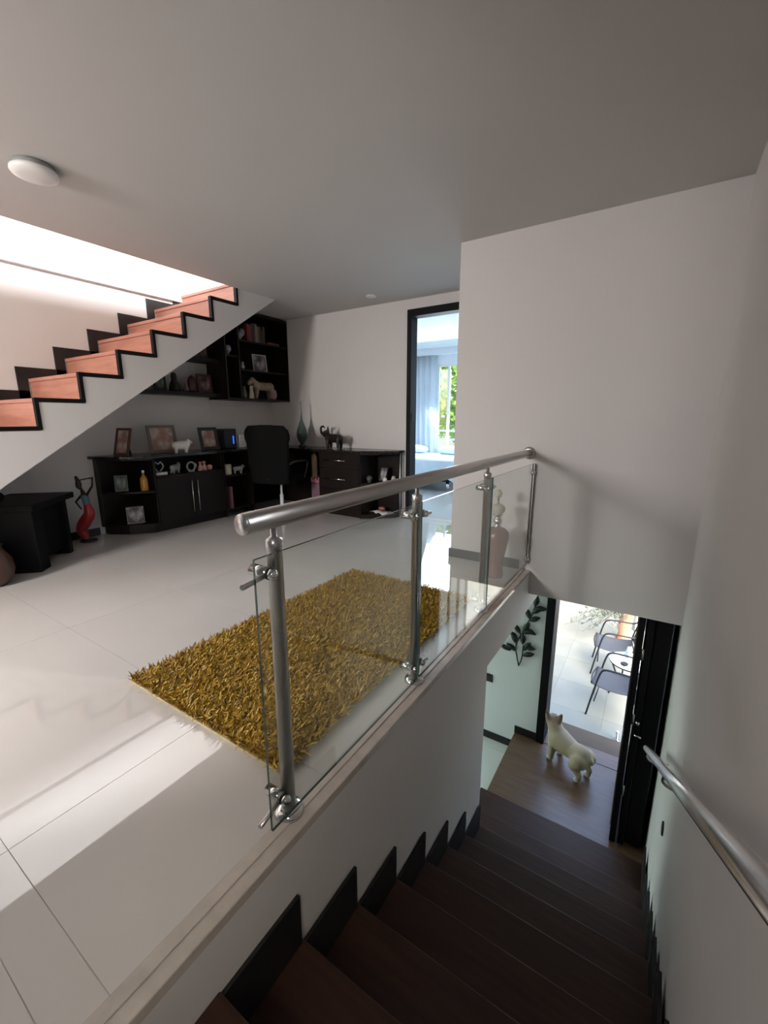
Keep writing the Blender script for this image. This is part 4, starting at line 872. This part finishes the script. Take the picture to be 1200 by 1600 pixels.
MB().lathe([(.0, .45), (.232, .45), (.24, .454), (.232, .458), (.0, .458)], 40).build('table_top', mg_, pt); MB().tube([(.232 * math.cos(a), .232 * math.sin(a), .443) for a in [i * 2 * math.pi / 36 for i in range(37)]], .009, 8).build('rim', M['pmetal'], pt)
for i in range(4):
    a = i * math.pi / 2 + .5; MB().tube(spline([(.22 * math.cos(a), .22 * math.sin(a), .0), (.15 * math.cos(a), .15 * math.sin(a), .22), (.22 * math.cos(a), .22 * math.sin(a), .44)], 6), .010, 8).build('leg', M['pmetal'], pt)
nap = thing('napkin_holder', 'pale triangular napkin stack on the glass patio table', 'napkins', (-.03, 5.83, PZ + .459), R(20))
MB().prismx([(-.09, .012), (.09, .012), (0.0, .17)], -.02, .02).build('napkins', mat('pale_paper', (.62, .72, .72), .8), nap); MB().box(-.05, .05, -.1, .1, 0, .011).build('tray', M['whiteplastic'], nap, bevel=.003)
lathe_thing('ashtray', 'small dark dish on the glass patio table', 'dish', [(.0, .001), (.035, .001), (.045, .02), (.04, .02), (.03, .008), (.0, .008)], (-.06, 5.65, PZ + .459), M['bronze'])
# tall terracotta pot with a thin-leaved shrub
tp = thing('potted_plant', 'fine-leaved grey-green shrub in a tall terracotta pot on the patio', 'plant', (-.14, 7.32, PZ))
MB().lathe([(.0, .001), (.10, .001), (.105, .02), (.085, .1), (.10, .34), (.11, .50), (.125, .52), (.125, .56), (.105, .56), (.10, .50), (.0, .50)], 28).build('pot', mat('terracotta', (.62, .20, .12), .7, var=.08), tp)
stems = MB(); LV = []; LF = []
for i in range(30):
    a = random.uniform(0, 2 * math.pi); r_ = random.uniform(.25, .75); tip = Vector((r_ * math.cos(a) * .6 - .42, r_ * .7 * math.sin(a) - .1, random.uniform(.12, .8)))
    pts = spline([(0, 0, .5), (tip.x * .25, tip.y * .25, .55 + .5 * (tip.z - .3)), tuple(tip)], 7); stems.tube(pts, [.008 - .006 * k / len(pts) for k in range(len(pts))], 5)
    for p in pts[3:]:
        for _ in range(4):
            d_ = Vector((random.uniform(-1, 1), random.uniform(-1, 1), random.uniform(-.4, .9))).normalized(); s_ = d_.cross(Vector((0, 0, 1))).normalized() * .011; L_ = random.uniform(.07, .12); b0 = len(LV)
            LV += [tuple(p), tuple(p + d_ * L_ * .5 + s_), tuple(p + d_ * L_), tuple(p + d_ * L_ * .5 - s_)]; LF.append((b0, b0 + 1, b0 + 2, b0 + 3))
stems.build('stem', mat('grey_bark', (.16, .13, .11), .9), tp)
fm_ = bpy.data.meshes.new('foliage'); fm_.from_pydata(LV, [], LF); fo = obj('foliage', fm_, mat('grey_green_leaf', (.17, .22, .17), .6, trans=.3), tp); fo['kind'] = 'stuff'
ds = thing('door_stop', 'short chrome door stop on the patio tiles by the door', 'door stop', (-.03, YD + .52, PZ))
MB().lathe([(.03, .001), (.03, .008), (.012, .012), (.011, .09)], 16).build('post', M['chrome'], ds); MB().lathe([(.017, .09), (.018, .11), (.0, .115)], 16).build('cap', M['whiteplastic'], ds)

# ------------------------------------------------------------------ tree outside the bedroom window
def tree(label, loc, h, rad, seed, col):
    random.seed(seed); t = thing('tree', label, 'tree', loc, 0, 'trees outside the bedroom')
    MB().tube(spline([(0, 0, 0), (.1, .05, h * .4), (0, 0, h * .7), (.1, 0, h * .9)], 5), [.14 - .1 * i / 15 for i in range(16)], 8).build('trunk', mat('tree_bark', (.12, .09, .07), .9), t)
    V_ = []; F_ = []
    for i in range(8000):
        d_ = Vector((random.gauss(0, 1), random.gauss(0, 1), random.gauss(0, 1))).normalized() * rad * random.uniform(.45, 1.0); p = Vector((d_.x, d_.y, h * .75 + d_.z * .9))
        a_ = Vector((random.uniform(-1, 1), random.uniform(-1, 1), random.uniform(-1, 1))).normalized(); b_ = a_.cross(Vector((random.uniform(-1, 1), random.uniform(-1, 1), 1))).normalized(); L_ = random.uniform(.07, .13); k = len(V_)
        V_ += [tuple(p - a_ * L_), tuple(p + b_ * L_ * .5), tuple(p + a_ * L_), tuple(p - b_ * L_ * .5)]; F_.append((k, k + 1, k + 2, k + 3))
    m_ = bpy.data.meshes.new('foliage'); m_.from_pydata(V_, [], F_); o = obj('foliage', m_, mat('tree_leaf_%d' % seed, col, .6, trans=.45, var=.3, scale=1.5), t); o['kind'] = 'stuff'
tree('bright green tree outside the left pane of the bedroom window', (-4.5, 11.2, PZ), 6.0, 1.9, 3, (.26, .40, .07)); tree('pale green tree farther right outside the bedroom window', (-1.2, 13.6, PZ), 4.4, 1.5, 4, (.24, .36, .10))
struct(box('ground_garden', mat('garden_grass', (.12, .2, .06), .9, var=.2), -16, 8, 8.6, 26, PZ - .1, PZ - .01))
